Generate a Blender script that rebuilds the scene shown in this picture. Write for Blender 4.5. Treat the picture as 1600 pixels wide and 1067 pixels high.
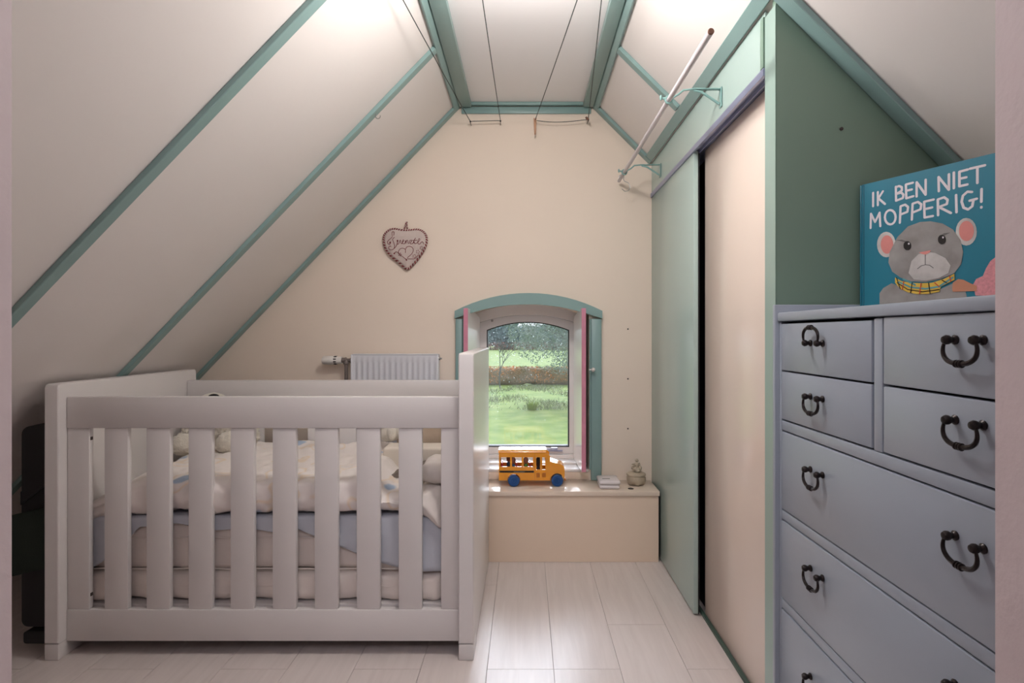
import bpy, bmesh, math, random
from mathutils import Vector, Matrix, noise, geometry
for o in list(bpy.data.objects): bpy.data.objects.remove(o, do_unlink=True)
SC = bpy.context.scene
COL = SC.collection
EYE = 0.958
# ---------------------------------------------------------------- camera, sky, lights, exposure
cam = bpy.data.cameras.new('camera'); co = bpy.data.objects.new('camera', cam); COL.objects.link(co)
co.location = (0, 0, EYE); co.rotation_euler = (math.pi/2, 0, 0)
cam.sensor_width = 36; cam.sensor_fit = 'HORIZONTAL'; cam.lens = 900/1600*36
cam.shift_x = -0.0125; cam.shift_y = -0.0072; cam.clip_start = 0.02; cam.clip_end = 1000
SC.camera = co
w = bpy.data.worlds.new('overcast_sky'); SC.world = w; w.use_nodes = True
bg = w.node_tree.nodes['Background']; bg.inputs[0].default_value = (0.86, 0.93, 1.0, 1); bg.inputs[1].default_value = 1.5
SC.view_settings.view_transform = 'Standard'; SC.view_settings.look = 'None'
SC.view_settings.exposure = 0.16; SC.view_settings.gamma = 1.0; SC.view_settings.use_curve_mapping = False
sl = bpy.data.lights.new('overcast_sun', 'SUN'); sl.energy = 9.5; sl.angle = math.radians(50); sl.color = (0.80, 0.88, 1.0)
so = bpy.data.objects.new('overcast_sun', sl); COL.objects.link(so)
so.rotation_euler = Vector((-0.10, -1.0, -0.62)).to_track_quat('-Z', 'Y').to_euler(); so.location = (0, 8, 5)
hl = bpy.data.lights.new('landing_fill', 'AREA'); hl.energy = 12.5; hl.size = 0.9; hl.color = (0.90, 0.90, 1.0)  # added fill lamp behind the camera, no fitting known there
ho = bpy.data.objects.new('landing_fill', hl); COL.objects.link(ho); ho.location = (0, -0.55, 2.1)
ho.rotation_euler = (math.radians(38), 0, 0)
LAMP = 140.0

# ---------------------------------------------------------------- materials
def nt(name):
    m = bpy.data.materials.new(name); m.use_nodes = True
    return m, m.node_tree, m.node_tree.nodes['Principled BSDF']
def mat(name, col, rough=0.5, var=0.04, scale=6.0, bump=0.0, bscale=60.0, metal=0.0, sheen=0.0, stretch=(1,1,1), spec=0.5, coat=0.0):
    m, t, b = nt(name); N = t.nodes; L = t.links
    tc = N.new('ShaderNodeTexCoord'); mp = N.new('ShaderNodeMapping'); mp.inputs['Scale'].default_value = stretch
    L.new(tc.outputs['Object'], mp.inputs[0])
    nz = N.new('ShaderNodeTexNoise'); nz.inputs['Scale'].default_value = scale; nz.inputs['Detail'].default_value = 5
    L.new(mp.outputs[0], nz.inputs['Vector'])
    mx = N.new('ShaderNodeMix'); mx.data_type = 'RGBA'
    mx.inputs[6].default_value = tuple(max(0, c*(1-var)) for c in col)+(1,)
    mx.inputs[7].default_value = tuple(min(1, c*(1+var)) for c in col)+(1,)
    L.new(nz.outputs[0], mx.inputs[0]); L.new(mx.outputs[2], b.inputs['Base Color'])
    b.inputs['Roughness'].default_value = rough; b.inputs['Metallic'].default_value = metal
    b.inputs['Specular IOR Level'].default_value = spec
    if sheen: b.inputs['Sheen Weight'].default_value = sheen
    if coat: b.inputs['Coat Weight'].default_value = coat; b.inputs['Coat Roughness'].default_value = 0.15
    if bump:
        n2 = N.new('ShaderNodeTexNoise'); n2.inputs['Scale'].default_value = bscale; n2.inputs['Detail'].default_value = 4
        L.new(mp.outputs[0], n2.inputs['Vector'])
        bp = N.new('ShaderNodeBump'); bp.inputs['Strength'].default_value = bump; bp.inputs['Distance'].default_value = 0.004
        L.new(n2.outputs[0], bp.inputs['Height']); L.new(bp.outputs[0], b.inputs['Normal'])
    return m
def ramp_mat(name, stops, scale, rough=0.8, stretch=(1,1,1), kind='noise', bump=0.0, detail=6):
    m, t, b = nt(name); N = t.nodes; L = t.links
    tc = N.new('ShaderNodeTexCoord'); mp = N.new('ShaderNodeMapping'); mp.inputs['Scale'].default_value = stretch
    L.new(tc.outputs['Object'], mp.inputs[0])
    if kind == 'noise':
        x = N.new('ShaderNodeTexNoise'); x.inputs['Scale'].default_value = scale; x.inputs['Detail'].default_value = detail; out = x.outputs[0]
    elif kind == 'voronoi':
        x = N.new('ShaderNodeTexVoronoi'); x.inputs['Scale'].default_value = scale; out = x.outputs['Color']
    else:
        x = N.new('ShaderNodeTexChecker'); x.inputs['Scale'].default_value = scale; out = x.outputs['Fac']
    L.new(mp.outputs[0], x.inputs['Vector'])
    r = N.new('ShaderNodeValToRGB'); e = r.color_ramp.elements
    e[0].position = stops[0][0]; e[0].color = tuple(stops[0][1])+(1,)
    e[1].position = stops[-1][0]; e[1].color = tuple(stops[-1][1])+(1,)
    for p, c in stops[1:-1]:
        k = e.new(p); k.color = tuple(c)+(1,)
    L.new(out, r.inputs[0]); L.new(r.outputs[0], b.inputs['Base Color']); b.inputs['Roughness'].default_value = rough
    if bump:
        bp = N.new('ShaderNodeBump'); bp.inputs['Strength'].default_value = bump; bp.inputs['Distance'].default_value = 0.01
        L.new(out, bp.inputs['Height']); L.new(bp.outputs[0], b.inputs['Normal'])
    return m
M = dict(
 cream=mat('cream_wall_paint', (0.82,0.70,0.59), 0.75, 0.03, 2.5, 0.06, 45),
 bench=mat('cream_bench_warm_light', (0.82,0.655,0.515), 0.6, 0.03, 2.5, 0.05, 40),  # warmth of the low area, out of cool daylight, tinted into the cream
 flat_ceiling=mat('white_ceiling_paint', (0.88,0.86,0.86), 0.7, 0.02, 2.0, 0.06, 30),
 slope=mat('cream_slope_paint', (0.79,0.74,0.71), 0.7, 0.03, 2.0, 0.08, 30),
 jamb=mat('pinkish_plaster', (0.60,0.50,0.50), 0.7, 0.06, 9, 0.25, 60),
 green=mat('grey_green_gloss_paint', (0.235,0.36,0.345), 0.35, 0.05, 8, 0.08, 50),
 door_green=mat('pale_green_door_paint', (0.43,0.55,0.51), 0.22, 0.03, 3, 0.04, 20),
 side_green=mat('green_side_panel_paint', (0.21,0.31,0.24), 0.4, 0.04, 3, 0.05, 30),
 door_cream=mat('cream_door_paint', (0.88,0.75,0.66), 0.2, 0.03, 2, 0.02, 15),
 white=mat('white_crib_paint', (0.75,0.71,0.695), 0.3, 0.02, 6, 0.03, 60, stretch=(1,1,4)),
 gloss_white=mat('white_gloss_paint', (0.80,0.77,0.76), 0.2, 0.03, 6, 0.03, 30),
 sill=mat('cream_gloss_sill', (0.82,0.68,0.56), 0.15, 0.02, 5, 0.02, 30),
 pink=mat('pink_edge_paint', (0.62,0.25,0.34), 0.4, 0.12, 30),
 chest=mat('blue_grey_chest_paint', (0.335,0.375,0.44), 0.33, 0.04, 5, 0.06, 30, stretch=(1,1,3)),
 dark_gap=mat('dark_brown_carcass', (0.03,0.018,0.014), 0.7),
 iron=mat('brown_black_iron', (0.022,0.016,0.016), 0.28, 0.3, 40, 0.2, 80, metal=0.6),
 alu=mat('blue_grey_aluminium', (0.34,0.37,0.52), 0.35, 0.05, 10, metal=0.2),
 black=mat('matt_black', (0.007,0.006,0.007), 0.65, 0.1),
 dark_green=mat('dark_green_webbing', (0.009,0.018,0.011), 0.8, 0.1, 40, 0.4, 200),
 dgreen_line=mat('dark_green_track', (0.05,0.09,0.07), 0.5),
 radiator=mat('white_enamel', (0.74,0.74,0.78), 0.3, 0.01),
 valve=mat('grey_brass_valve', (0.22,0.185,0.17), 0.45, 0.15, 40, metal=0.4),
 pipe=mat('grey_painted_pipe', (0.17,0.155,0.14), 0.5, 0.1, 20),
 plastic=mat('white_plastic', (0.72,0.68,0.64), 0.35, 0.02),
 tube=mat('white_painted_rod', (0.62,0.58,0.60), 0.4, 0.06, 30),
 rust=mat('worn_brown_end', (0.22,0.10,0.06), 0.6, 0.3, 60),
 bracket=mat('green_painted_bracket', (0.22,0.38,0.36), 0.4, 0.1, 40),
 cord=mat('dark_green_cord', (0.035,0.045,0.042), 0.6),
 steel=mat('dull_steel', (0.35,0.34,0.33), 0.35, 0.1, 40, metal=0.8),
 peg=mat('bare_wood_peg', (0.55,0.30,0.18), 0.6, 0.15, 60, stretch=(1,1,.1)),
 peg_dark=mat('weathered_brown_peg', (0.20,0.085,0.05), 0.6, 0.2, 60),
 mattress=mat('ivory_mattress_cotton', (0.86,0.77,0.71), 0.9, 0.03, 10, 1.0, 22, sheen=0.2),
 sheet=mat('pale_blue_grey_sheet', (0.58,0.60,0.66), 0.9, 0.04, 8, 1.0, 20, sheen=0.2),
 pillow=mat('white_pillow_cotton', (0.76,0.69,0.64), 0.9, 0.03, 8, 1.0, 18, sheen=0.2),
 foam=mat('cream_bolster_cover', (0.80,0.72,0.63), 0.8, 0.02, 6, 0.1, 60),
 beige=mat('beige_cushion', (0.55,0.43,0.32), 0.9, 0.04, 8, 0.3, 80),
 fleece=mat('cream_curly_fleece', (0.76,0.70,0.60), 0.95, 0.12, 60, 1.0, 130, sheen=0.4),
 plush_white=mat('white_short_plush', (0.74,0.69,0.60), 0.95, 0.05, 60, 0.6, 200, sheen=0.4),
 grey_cloth=mat('taupe_cloth', (0.20,0.165,0.14), 0.9, 0.05),
 bus=mat('orange_yellow_plastic', (0.83,0.32,0.015), 0.12, 0.02, 5, coat=0.6),
 wheel=mat('blue_plastic_wheel', (0.012,0.075,0.25), 0.3, 0.05),
 red=mat('red_plastic', (0.45,0.02,0.03), 0.3), brown_head=mat('brown_figure_head', (0.22,0.07,0.035), 0.35),
 fig_blue=mat('dark_blue_figure_body', (0.01,0.05,0.12), 0.4), fig_green=mat('green_figure_body', (0.05,0.17,0.02), 0.4),
 bus_dark=mat('dark_orange_moulding', (0.50,0.15,0.01), 0.4),
 stripe=mat('black_sticker', (0.015,0.012,0.012), 0.4), ink=mat('pale_sticker_print', (0.5,0.48,0.42), 0.6),
 clear=mat('milky_plastic', (0.74,0.68,0.68), 0.18, 0.03), ceramic=mat('beige_bisque_ceramic', (0.47,0.39,0.29), 0.6, 0.2, 70, 0.5, 60),
 linen=mat('natural_linen', (0.60,0.50,0.46), 0.9, 0.04, 60, 0.3, 300),
 thread=mat('maroon_thread', (0.19,0.025,0.03), 0.7),
 teal=mat('teal_book_cover', (0.012,0.17,0.25), 0.35, 0.06, 8),
 yellow=mat('yellow_book_cover', (0.65,0.55,0.12), 0.5), page=mat('book_pages', (0.75,0.70,0.60), 0.8),
 letter=mat('white_print', (0.72,0.66,0.70), 0.5),
 mouse=ramp_mat('grey_fur_print', [(0.3,(0.19,0.17,0.165)),(0.7,(0.33,0.31,0.30))], 18, 0.6, (1,1,1)),
 mouse_pale=ramp_mat('pale_fur_print', [(0.3,(0.38,0.35,0.34)),(0.7,(0.60,0.57,0.55))], 22, 0.6),
 mouse_pink=mat('pink_print', (0.62,0.22,0.20), 0.6, 0.15, 40), eye=mat('black_print', (0.012,0.010,0.010), 0.3),
 mouse_dark=mat('dark_fur_print', (0.12,0.11,0.11), 0.6), scarf_y=mat('yellow_print', (0.62,0.40,0.05), 0.6),
 scarf_t=mat('blue_print', (0.10,0.30,0.32), 0.6), scarf_r=mat('red_print', (0.55,0.05,0.03), 0.6),
 skin=mat('orange_brown_print', (0.52,0.22,0.13), 0.6, 0.15, 30), knit=mat('pink_knit_print', (0.62,0.25,0.28), 0.7, 0.35, 220),
 screw=mat('dark_screw', (0.05,0.035,0.03), 0.5), hedge=ramp_mat('beech_hedge_leaves', [(0.35,(0.12,0.13,0.06)),(0.46,(0.42,0.24,0.12)),(0.6,(0.66,0.27,0.08))], 1.1, 0.9),
 hedge_in=mat('hedge_twigs', (0.24,0.19,0.12), 0.9, 0.3, 8), bark=mat('grey_bark', (0.13,0.14,0.14), 0.9, 0.2),
 twig=ramp_mat('blue_grey_twigs', [(0.3,(0.16,0.24,0.28)),(0.7,(0.30,0.40,0.44))], 0.5, 0.9),  # distance haze put into the lighter twig colour
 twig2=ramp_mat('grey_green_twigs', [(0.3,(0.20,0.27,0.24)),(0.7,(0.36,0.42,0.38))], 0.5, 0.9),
 twig3=mat('red_brown_twigs', (0.22,0.14,0.13), 0.9, 0.2, 2), straw=mat('pale_dry_grass', (0.24,0.27,0.17), 0.9, 0.2, 3),
 tuft=mat('green_tuft', (0.22,0.30,0.06), 0.9, 0.2, 3),
)
# wall print: clouds on the duvet, rope braid, plank floor, grass
M['duvet'] = ramp_mat('printed_white_duvet', [(0.0,(0.84,0.77,0.73)),(0.56,(0.84,0.77,0.73)),(0.58,(0.82,0.68,0.54)),(0.61,(0.84,0.77,0.73)),(0.66,(0.84,0.77,0.73)),(0.69,(0.42,0.52,0.66))], 7, 0.9, detail=1)
M['rope'] = ramp_mat('maroon_white_braid', [(0.0,(0.19,0.03,0.04)),(1.0,(0.50,0.36,0.33))], 150, 0.8, kind='check')
def floor_mat():
    m, t, b = nt('whitewashed_floor_planks'); N = t.nodes; L = t.links
    oi = N.new('ShaderNodeObjectInfo'); tc = N.new('ShaderNodeTexCoord'); mp = N.new('ShaderNodeMapping')
    mp.inputs['Scale'].default_value = (22, 1.6, 1); L.new(tc.outputs['Object'], mp.inputs[0])
    ad = N.new('ShaderNodeVectorMath'); ad.operation = 'ADD'; L.new(mp.outputs[0], ad.inputs[0])
    cm = N.new('ShaderNodeMath'); cm.operation = 'MULTIPLY'; cm.inputs[1].default_value = 30; L.new(oi.outputs['Random'], cm.inputs[0])
    L.new(cm.outputs[0], ad.inputs[1])
    nz = N.new('ShaderNodeTexNoise'); nz.inputs['Scale'].default_value = 2.5; nz.inputs['Detail'].default_value = 8; nz.inputs['Distortion'].default_value = 0.6
    L.new(ad.outputs[0], nz.inputs['Vector'])
    r = N.new('ShaderNodeValToRGB'); e = r.color_ramp.elements
    e[0].position = 0.25; e[0].color = (0.65,0.57,0.54,1); e[1].position = 0.65; e[1].color = (0.72,0.64,0.61,1)
    L.new(nz.outputs[0], r.inputs[0]); L.new(r.outputs[0], b.inputs['Base Color']); b.inputs['Roughness'].default_value = 0.32
    return m
M['floor'] = floor_mat()
def grass_mat():
    m, t, b = nt('lawn_and_meadow'); N = t.nodes; L = t.links
    tc = N.new('ShaderNodeTexCoord'); sp = N.new('ShaderNodeSeparateXYZ'); L.new(tc.outputs['Object'], sp.inputs[0])
    nz = N.new('ShaderNodeTexNoise'); nz.inputs['Scale'].default_value = 1.3; nz.inputs['Detail'].default_value = 8
    L.new(tc.outputs['Object'], nz.inputs['Vector'])
    n2 = N.new('ShaderNodeTexNoise'); n2.inputs['Scale'].default_value = 0.35; n2.inputs['Detail'].default_value = 5; L.new(tc.outputs['Object'], n2.inputs['Vector'])
    def rp(stops, src):
        r = N.new('ShaderNodeValToRGB'); e = r.color_ramp.elements
        e[0].position, e[0].color = stops[0][0], stops[0][1]+(1,); e[1].position, e[1].color = stops[1][0], stops[1][1]+(1,)
        L.new(src, r.inputs[0]); return r.outputs[0]
    lawn = rp([(0.35,(0.12,0.185,0.05)),(0.68,(0.21,0.26,0.085))], nz.outputs[0])
    rough = rp([(0.40,(0.06,0.16,0.045)),(0.62,(0.21,0.25,0.16))], n2.outputs[0])
    field = rp([(0.3,(0.08,0.25,0.05)),(0.7,(0.13,0.32,0.08))], n2.outputs[0])
    def step(v):
        a = N.new('ShaderNodeMath'); a.operation = 'MULTIPLY_ADD'; a.inputs[1].default_value = 1.6; L.new(nz.outputs[0], a.inputs[0]); L.new(sp.outputs[1], a.inputs[2])
        c = N.new('ShaderNodeMath'); c.operation = 'GREATER_THAN'; c.inputs[1].default_value = v; L.new(a.outputs[0], c.inputs[0]); return c.outputs[0]
    m1 = N.new('ShaderNodeMix'); m1.data_type = 'RGBA'; L.new(step(26.3), m1.inputs[0]); L.new(lawn, m1.inputs[6]); L.new(rough, m1.inputs[7])
    m2 = N.new('ShaderNodeMix'); m2.data_type = 'RGBA'; L.new(step(41.0), m2.inputs[0]); L.new(m1.outputs[2], m2.inputs[6]); L.new(field, m2.inputs[7])
    L.new(m2.outputs[2], b.inputs['Base Color']); b.inputs['Roughness'].default_value = 0.95; b.inputs['Specular IOR Level'].default_value = 0.1
    return m
M['grass'] = grass_mat()
def glass_mat():
    m = bpy.data.materials.new('window_glass'); m.use_nodes = True; t = m.node_tree; N = t.nodes; L = t.links
    N.remove(N['Principled BSDF']); out = N['Material Output']
    tr = N.new('ShaderNodeBsdfTransparent'); gl = N.new('ShaderNodeBsdfGlossy'); gl.inputs['Roughness'].default_value = 0.02
    fr = N.new('ShaderNodeFresnel'); fr.inputs[0].default_value = 1.45; mx = N.new('ShaderNodeMixShader')
    di = N.new('ShaderNodeBsdfDiffuse'); di.inputs[0].default_value = (0.8,0.85,0.9,1)
    nz = N.new('ShaderNodeTexNoise'); nz.inputs['Scale'].default_value = 14; nz.inputs['Detail'].default_value = 6
    tc = N.new('ShaderNodeTexCoord'); L.new(tc.outputs['Object'], nz.inputs['Vector'])
    mr = N.new('ShaderNodeMapRange'); mr.inputs[1].default_value = 0.4; mr.inputs[2].default_value = 0.8; mr.inputs[3].default_value = 0.02; mr.inputs[4].default_value = 0.09
    L.new(nz.outputs[0], mr.inputs[0]); m2 = N.new('ShaderNodeMixShader')
    L.new(mr.outputs[0], m2.inputs[0]); L.new(tr.outputs[0], m2.inputs[1]); L.new(di.outputs[0], m2.inputs[2])
    L.new(fr.outputs[0], mx.inputs[0]); L.new(m2.outputs[0], mx.inputs[1]); L.new(gl.outputs[0], mx.inputs[2]); L.new(mx.outputs[0], out.inputs[0])
    return m
M['glass'] = glass_mat()
mg, t_, b_ = nt('rain_drop_water'); b_.inputs['Base Color'].default_value = (0.9,0.95,1,1); b_.inputs['Transmission Weight'].default_value = 1; b_.inputs['Roughness'].default_value = 0.05; b_.inputs['IOR'].default_value = 1.33
M['drop'] = mg
me_, t_, b_ = nt('lit_opal_glass'); b_.inputs['Base Color'].default_value = (1,0.95,0.88,1); b_.inputs['Emission Color'].default_value = (1.0,0.955,0.925,1); b_.inputs['Emission Strength'].default_value = LAMP
M['lamp'] = me_

# ---------------------------------------------------------------- mesh helpers
ORG = {}
class MB:
    def __init__(s): s.bm = bmesh.new()
    def box(s, x0, x1, y0, y1, z0, z1, bev=0.0, mtx=None, seg=2):
        r = bmesh.ops.create_cube(s.bm, size=1.0)['verts']
        for v in r:
            v.co = Vector((x0 if v.co.x < 0 else x1, y0 if v.co.y < 0 else y1, z0 if v.co.z < 0 else z1))
        if bev:
            es = list({e for v in r for e in v.link_edges})
            res = bmesh.ops.bevel(s.bm, geom=es, offset=bev, segments=seg, affect='EDGES', profile=0.5)
            r = list({v for f in res['faces'] for v in f.verts} | {v for v in r if v.is_valid})
        if mtx is not None:
            for v in r: v.co = mtx @ v.co
        return s
    def prism(s, outer, a, b, axis='y', holes=(), mtx=None):
        """solid with the outline 'outer' (2-D) between a and b along axis"""
        def P(p, t):
            v = {'y': (p[0], t, p[1]), 'x': (t, p[0], p[1]), 'z': (p[0], p[1], t)}[axis]
            v = Vector(v); return mtx @ v if mtx is not None else v
        loops = [list(outer)]+[list(h) for h in holes]
        tris = geometry.tessellate_polygon([[Vector((p[0], p[1], 0)) for p in l] for l in loops])
        fl = [p for l in loops for p in l]
        A = [s.bm.verts.new(P(p, a)) for p in fl]; B = [s.bm.verts.new(P(p, b)) for p in fl]
        if not holes and len(outer) <= 4:
            s.bm.faces.new(A); s.bm.faces.new(B[::-1])
        else:
            for t in tris:
                try: s.bm.faces.new([A[i] for i in t]); s.bm.faces.new([B[i] for i in t][::-1])
                except ValueError: pass
        k = 0
        for l in loops:
            n = len(l)
            for i in range(n):
                j = (i+1) % n
                s.bm.faces.new([A[k+i], A[k+j], B[k+j], B[k+i]])
            k += n
        return s
    def tube(s, pts, r, n=8, closed=False, cap=True):
        pts = [Vector(p) for p in pts]; m = len(pts); rings = []
        rs = r if isinstance(r, (list, tuple)) else [r]*m
        prev = None
        for i, p in enumerate(pts):
            if closed: d = pts[(i+1) % m]-pts[i-1]
            else: d = pts[min(i+1, m-1)]-pts[max(i-1, 0)]
            if d.length < 1e-9: d = Vector((0,0,1))
            d.normalize()
            if prev is None:
                u = d.orthogonal().normalized()
            else:
                u = prev-d*prev.dot(d)
                u = u.normalized() if u.length > 1e-6 else d.orthogonal().normalized()
            prev = u; v = d.cross(u)
            rings.append([s.bm.verts.new(p+(u*math.cos(2*math.pi*k/n)+v*math.sin(2*math.pi*k/n))*rs[i]) for k in range(n)])
        rng = range(m) if closed else range(m-1)
        for i in rng:
            a, b = rings[i], rings[(i+1) % m]
            for k in range(n): s.bm.faces.new([a[k], a[(k+1) % n], b[(k+1) % n], b[k]])
        if not closed and cap:
            s.bm.faces.new(rings[0][::-1]); s.bm.faces.new(rings[-1])
        return s
    def lathe(s, prof, c, axis='z', n=24):
        """prof = [(radius, height)], around axis through c"""
        c = Vector(c); rings = []
        for r, h in prof:
            ring = []
            for k in range(n):
                a = 2*math.pi*k/n; u, v = r*math.cos(a), r*math.sin(a)
                o = {'z': (u, v, h), 'y': (u, h, v), 'x': (h, u, v)}[axis]
                ring.append(s.bm.verts.new(c+Vector(o)))
            rings.append(ring)
        for a, b in zip(rings, rings[1:]):
            for k in range(n): s.bm.faces.new([a[k], a[(k+1) % n], b[(k+1) % n], b[k]])
        s.bm.faces.new(rings[0][::-1]); s.bm.faces.new(rings[-1]); return s
    def ball(s, c, r, sub=3, amp=0.0, freq=10.0, seed=0, scale=(1,1,1)):
        g = bmesh.ops.create_icosphere(s.bm, subdivisions=sub, radius=1.0)['verts']
        for v in g:
            d = v.co.normalized(); k = 1+amp*noise.noise(d*freq+Vector((seed*7.1, seed*3.3, 0)))
            v.co = Vector((d.x*scale[0], d.y*scale[1], d.z*scale[2]))*r*k+Vector(c)
        return s
    def soft(s, x0, x1, y0, y1, z0, z1, r, n=(30,12,6), amp=0.004, freq=6.0, seed=0, zf=None):
        """padded block with rounded edges and creases"""
        cx, cy, cz = (x0+x1)/2, (y0+y1)/2, (z0+z1)/2; hx, hy, hz = (x1-x0)/2, (y1-y0)/2, (z1-z0)/2
        cache = {}
        def vert(i, j, k):
            key = (i, j, k)
            if key in cache: return cache[key]
            p = Vector(((i/n[0]*2-1)*hx, (j/n[1]*2-1)*hy, (k/n[2]*2-1)*hz))
            q = Vector((max(-hx+r, min(hx-r, p.x)), max(-hy+r, min(hy-r, p.y)), max(-hz+min(r,hz*.98), min(hz-min(r,hz*.98), p.z))))
            d = p-q
            nn = d.normalized() if d.length > 1e-7 else Vector((0,0,0))
            if d.length > 1e-7: p = q+nn*min(r, d.length)
            w = Vector((p.x+cx, p.y+cy, p.z+cz))
            if nn.length == 0: nn = Vector((0,0,1 if p.z > 0 else -1))
            w += nn*amp*(noise.noise(w*freq+Vector((seed, 0, 0)))+0.6*abs(noise.noise(w*freq*2.3+Vector((0, seed, 0))))+0.30*noise.noise(w*freq*5+Vector((3, 0, seed))))
            if zf: w.z += zf(w)
            cache[key] = s.bm.verts.new(w); return cache[key]
        def quad(a, b, c, d):
            try: s.bm.faces.new([a, b, c, d])
            except ValueError: pass
        for i in range(n[0]):
            for j in range(n[1]):
                for k in (0, n[2]): quad(vert(i,j,k), vert(i+1,j,k), vert(i+1,j+1,k), vert(i,j+1,k))
            for k in range(n[2]):
                for j in (0, n[1]): quad(vert(i,j,k), vert(i+1,j,k), vert(i+1,j,k+1), vert(i,j,k+1))
        for j in range(n[1]):
            for k in range(n[2]):
                for i in (0, n[0]): quad(vert(i,j,k), vert(i,j+1,k), vert(i,j+1,k+1), vert(i,j,k+1))
        return s
    def build(s, name, m, parent=None, label=None, smooth=True, kind=None, cat=None, group=None, sharp=35, mod=None):
        bmesh.ops.recalc_face_normals(s.bm, faces=s.bm.faces)
        vs = [v.co for v in s.bm.verts]
        if parent is not None: org = Vector(ORG[parent.name])
        else:
            lo = [min(v[i] for v in vs) for i in range(3)]; hi = [max(v[i] for v in vs) for i in range(3)]
            org = Vector(((lo[0]+hi[0])/2, (lo[1]+hi[1])/2, lo[2]))
        for v in s.bm.verts: v.co -= org
        me = bpy.data.meshes.new(name); s.bm.to_mesh(me); s.bm.free()
        me.materials.append(M[m] if isinstance(m, str) else m)
        if smooth:
            me.shade_smooth(); me.set_sharp_from_angle(angle=math.radians(sharp))
        o = bpy.data.objects.new(name, me); COL.objects.link(o)
        if parent is not None: o.parent = parent
        else: o.location = org
        ORG[o.name] = tuple(org)
        if label: o['label'] = label
        if kind: o['kind'] = kind
        if cat: o['category'] = cat
        if group: o['group'] = group
        return o
def thing(name, label, cat, loc, group=None, kind=None):
    o = bpy.data.objects.new(name, None); COL.objects.link(o); o.location = loc; o.empty_display_size = 0.05
    if label: o['label'] = label
    if cat: o['category'] = cat
    if group: o['group'] = group
    if kind: o['kind'] = kind
    ORG[o.name] = tuple(loc); return o
def copy_tree(o, parent=None):
    c = o.copy(); COL.objects.link(c); c.parent = parent
    for ch in [k for k in COL.objects if k.parent == o]: copy_tree(ch, c)
    return c
def struct(b, name, m, **k): return b.build(name, m, kind='structure', **k)
def arch(xl, xr, z0, zs, zc, n=16):
    """outline: straight sides from z0 to zs, curved head reaching zc in the middle"""
    w = (xr-xl)/2; h = zc-zs; R = (w*w+h*h)/(2*h); cx = (xl+xr)/2; a0 = math.asin(min(1, w/R))
    pts = [(xl, z0)]
    for i in range(n+1):
        a = -a0+2*a0*i/n; pts.append((cx+R*math.sin(a), zc-R+R*math.cos(a)))
    pts.append((xr, z0)); return pts
def lerp(a, b, t): return a+(b-a)*t
random.seed(4)
LETTERS = [[[31.4, 263.3], [31.4, 233.6]], [[41.8, 262.7], [41.8, 233.8]], [[53.0, 261.8], [43.1, 248.6], [57.6, 233.2]], [[80.6, 265.3], [81.2, 236.4]], [[80.6, 264.3], [87.5, 265.3], [93.1, 261.5], [93.1, 254.5], [82.2, 249.9], [92.1, 250.3], [96.5, 244.9], [95.2, 238.2], [81.2, 235.5]], [[115.5, 265.7], [101.3, 265.2], [102.3, 236.1], [116.4, 237.5]], [[102.0, 251.9], [113.4, 252.1]], [[122.9, 235.4], [122.9, 264.8], [140.4, 235.4], [140.4, 265.9]], [[165.2, 236.9], [164.7, 265.4], [183.5, 235.7], [183.5, 266.2]], [[192.3, 267.5], [192.3, 236.7]], [[216.4, 267.1], [202.0, 266.5], [202.0, 238.3], [215.7, 238.6]], [[202.0, 252.8], [213.9, 252.8]], [[220.0, 267.7], [244.8, 267.7]], [[232.5, 267.3], [232.5, 237.5]], [[25.7, 186.5], [26.4, 218.0], [35.8, 198.1], [45.8, 216.9], [47.4, 186.9]], [[80.3, 200.5], [79.4, 194.8], [77.0, 190.2], [73.3, 187.5], [68.9, 187.1], [64.5, 189.1], [60.7, 193.1], [58.2, 198.6], [57.3, 204.7], [58.2, 210.5], [60.7, 215.1], [64.5, 217.7], [68.9, 218.0], [73.3, 216.0], [77.0, 212.0], [79.4, 206.5], [80.3, 200.5]], [[89.0, 187.2], [90.6, 221.8], [99.8, 223.4], [105.9, 217.2], [104.4, 207.4], [90.6, 204.3]], [[113.4, 189.2], [114.9, 222.2], [125.3, 223.8], [132.0, 217.5], [130.6, 207.6], [114.3, 203.6]], [[155.5, 222.4], [137.5, 221.6], [138.4, 189.3], [154.1, 189.5]], [[137.8, 206.2], [152.7, 207.0]], [[163.8, 189.2], [163.3, 220.8], [174.8, 222.8], [181.1, 216.5], [179.7, 208.4], [165.2, 205.4], [187.0, 189.3]], [[196.2, 222.6], [197.0, 188.9]], [[223.5, 222.4], [215.7, 224.7], [208.0, 218.6], [205.9, 207.5], [209.3, 195.2], [217.0, 190.5], [224.0, 195.2], [225.8, 206.2]], [[219.5, 206.7], [231.5, 207.9]], [[239.4, 224.5], [239.0, 200.7]], [[239.0, 190.8], [239.0, 189.7]]]
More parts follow.
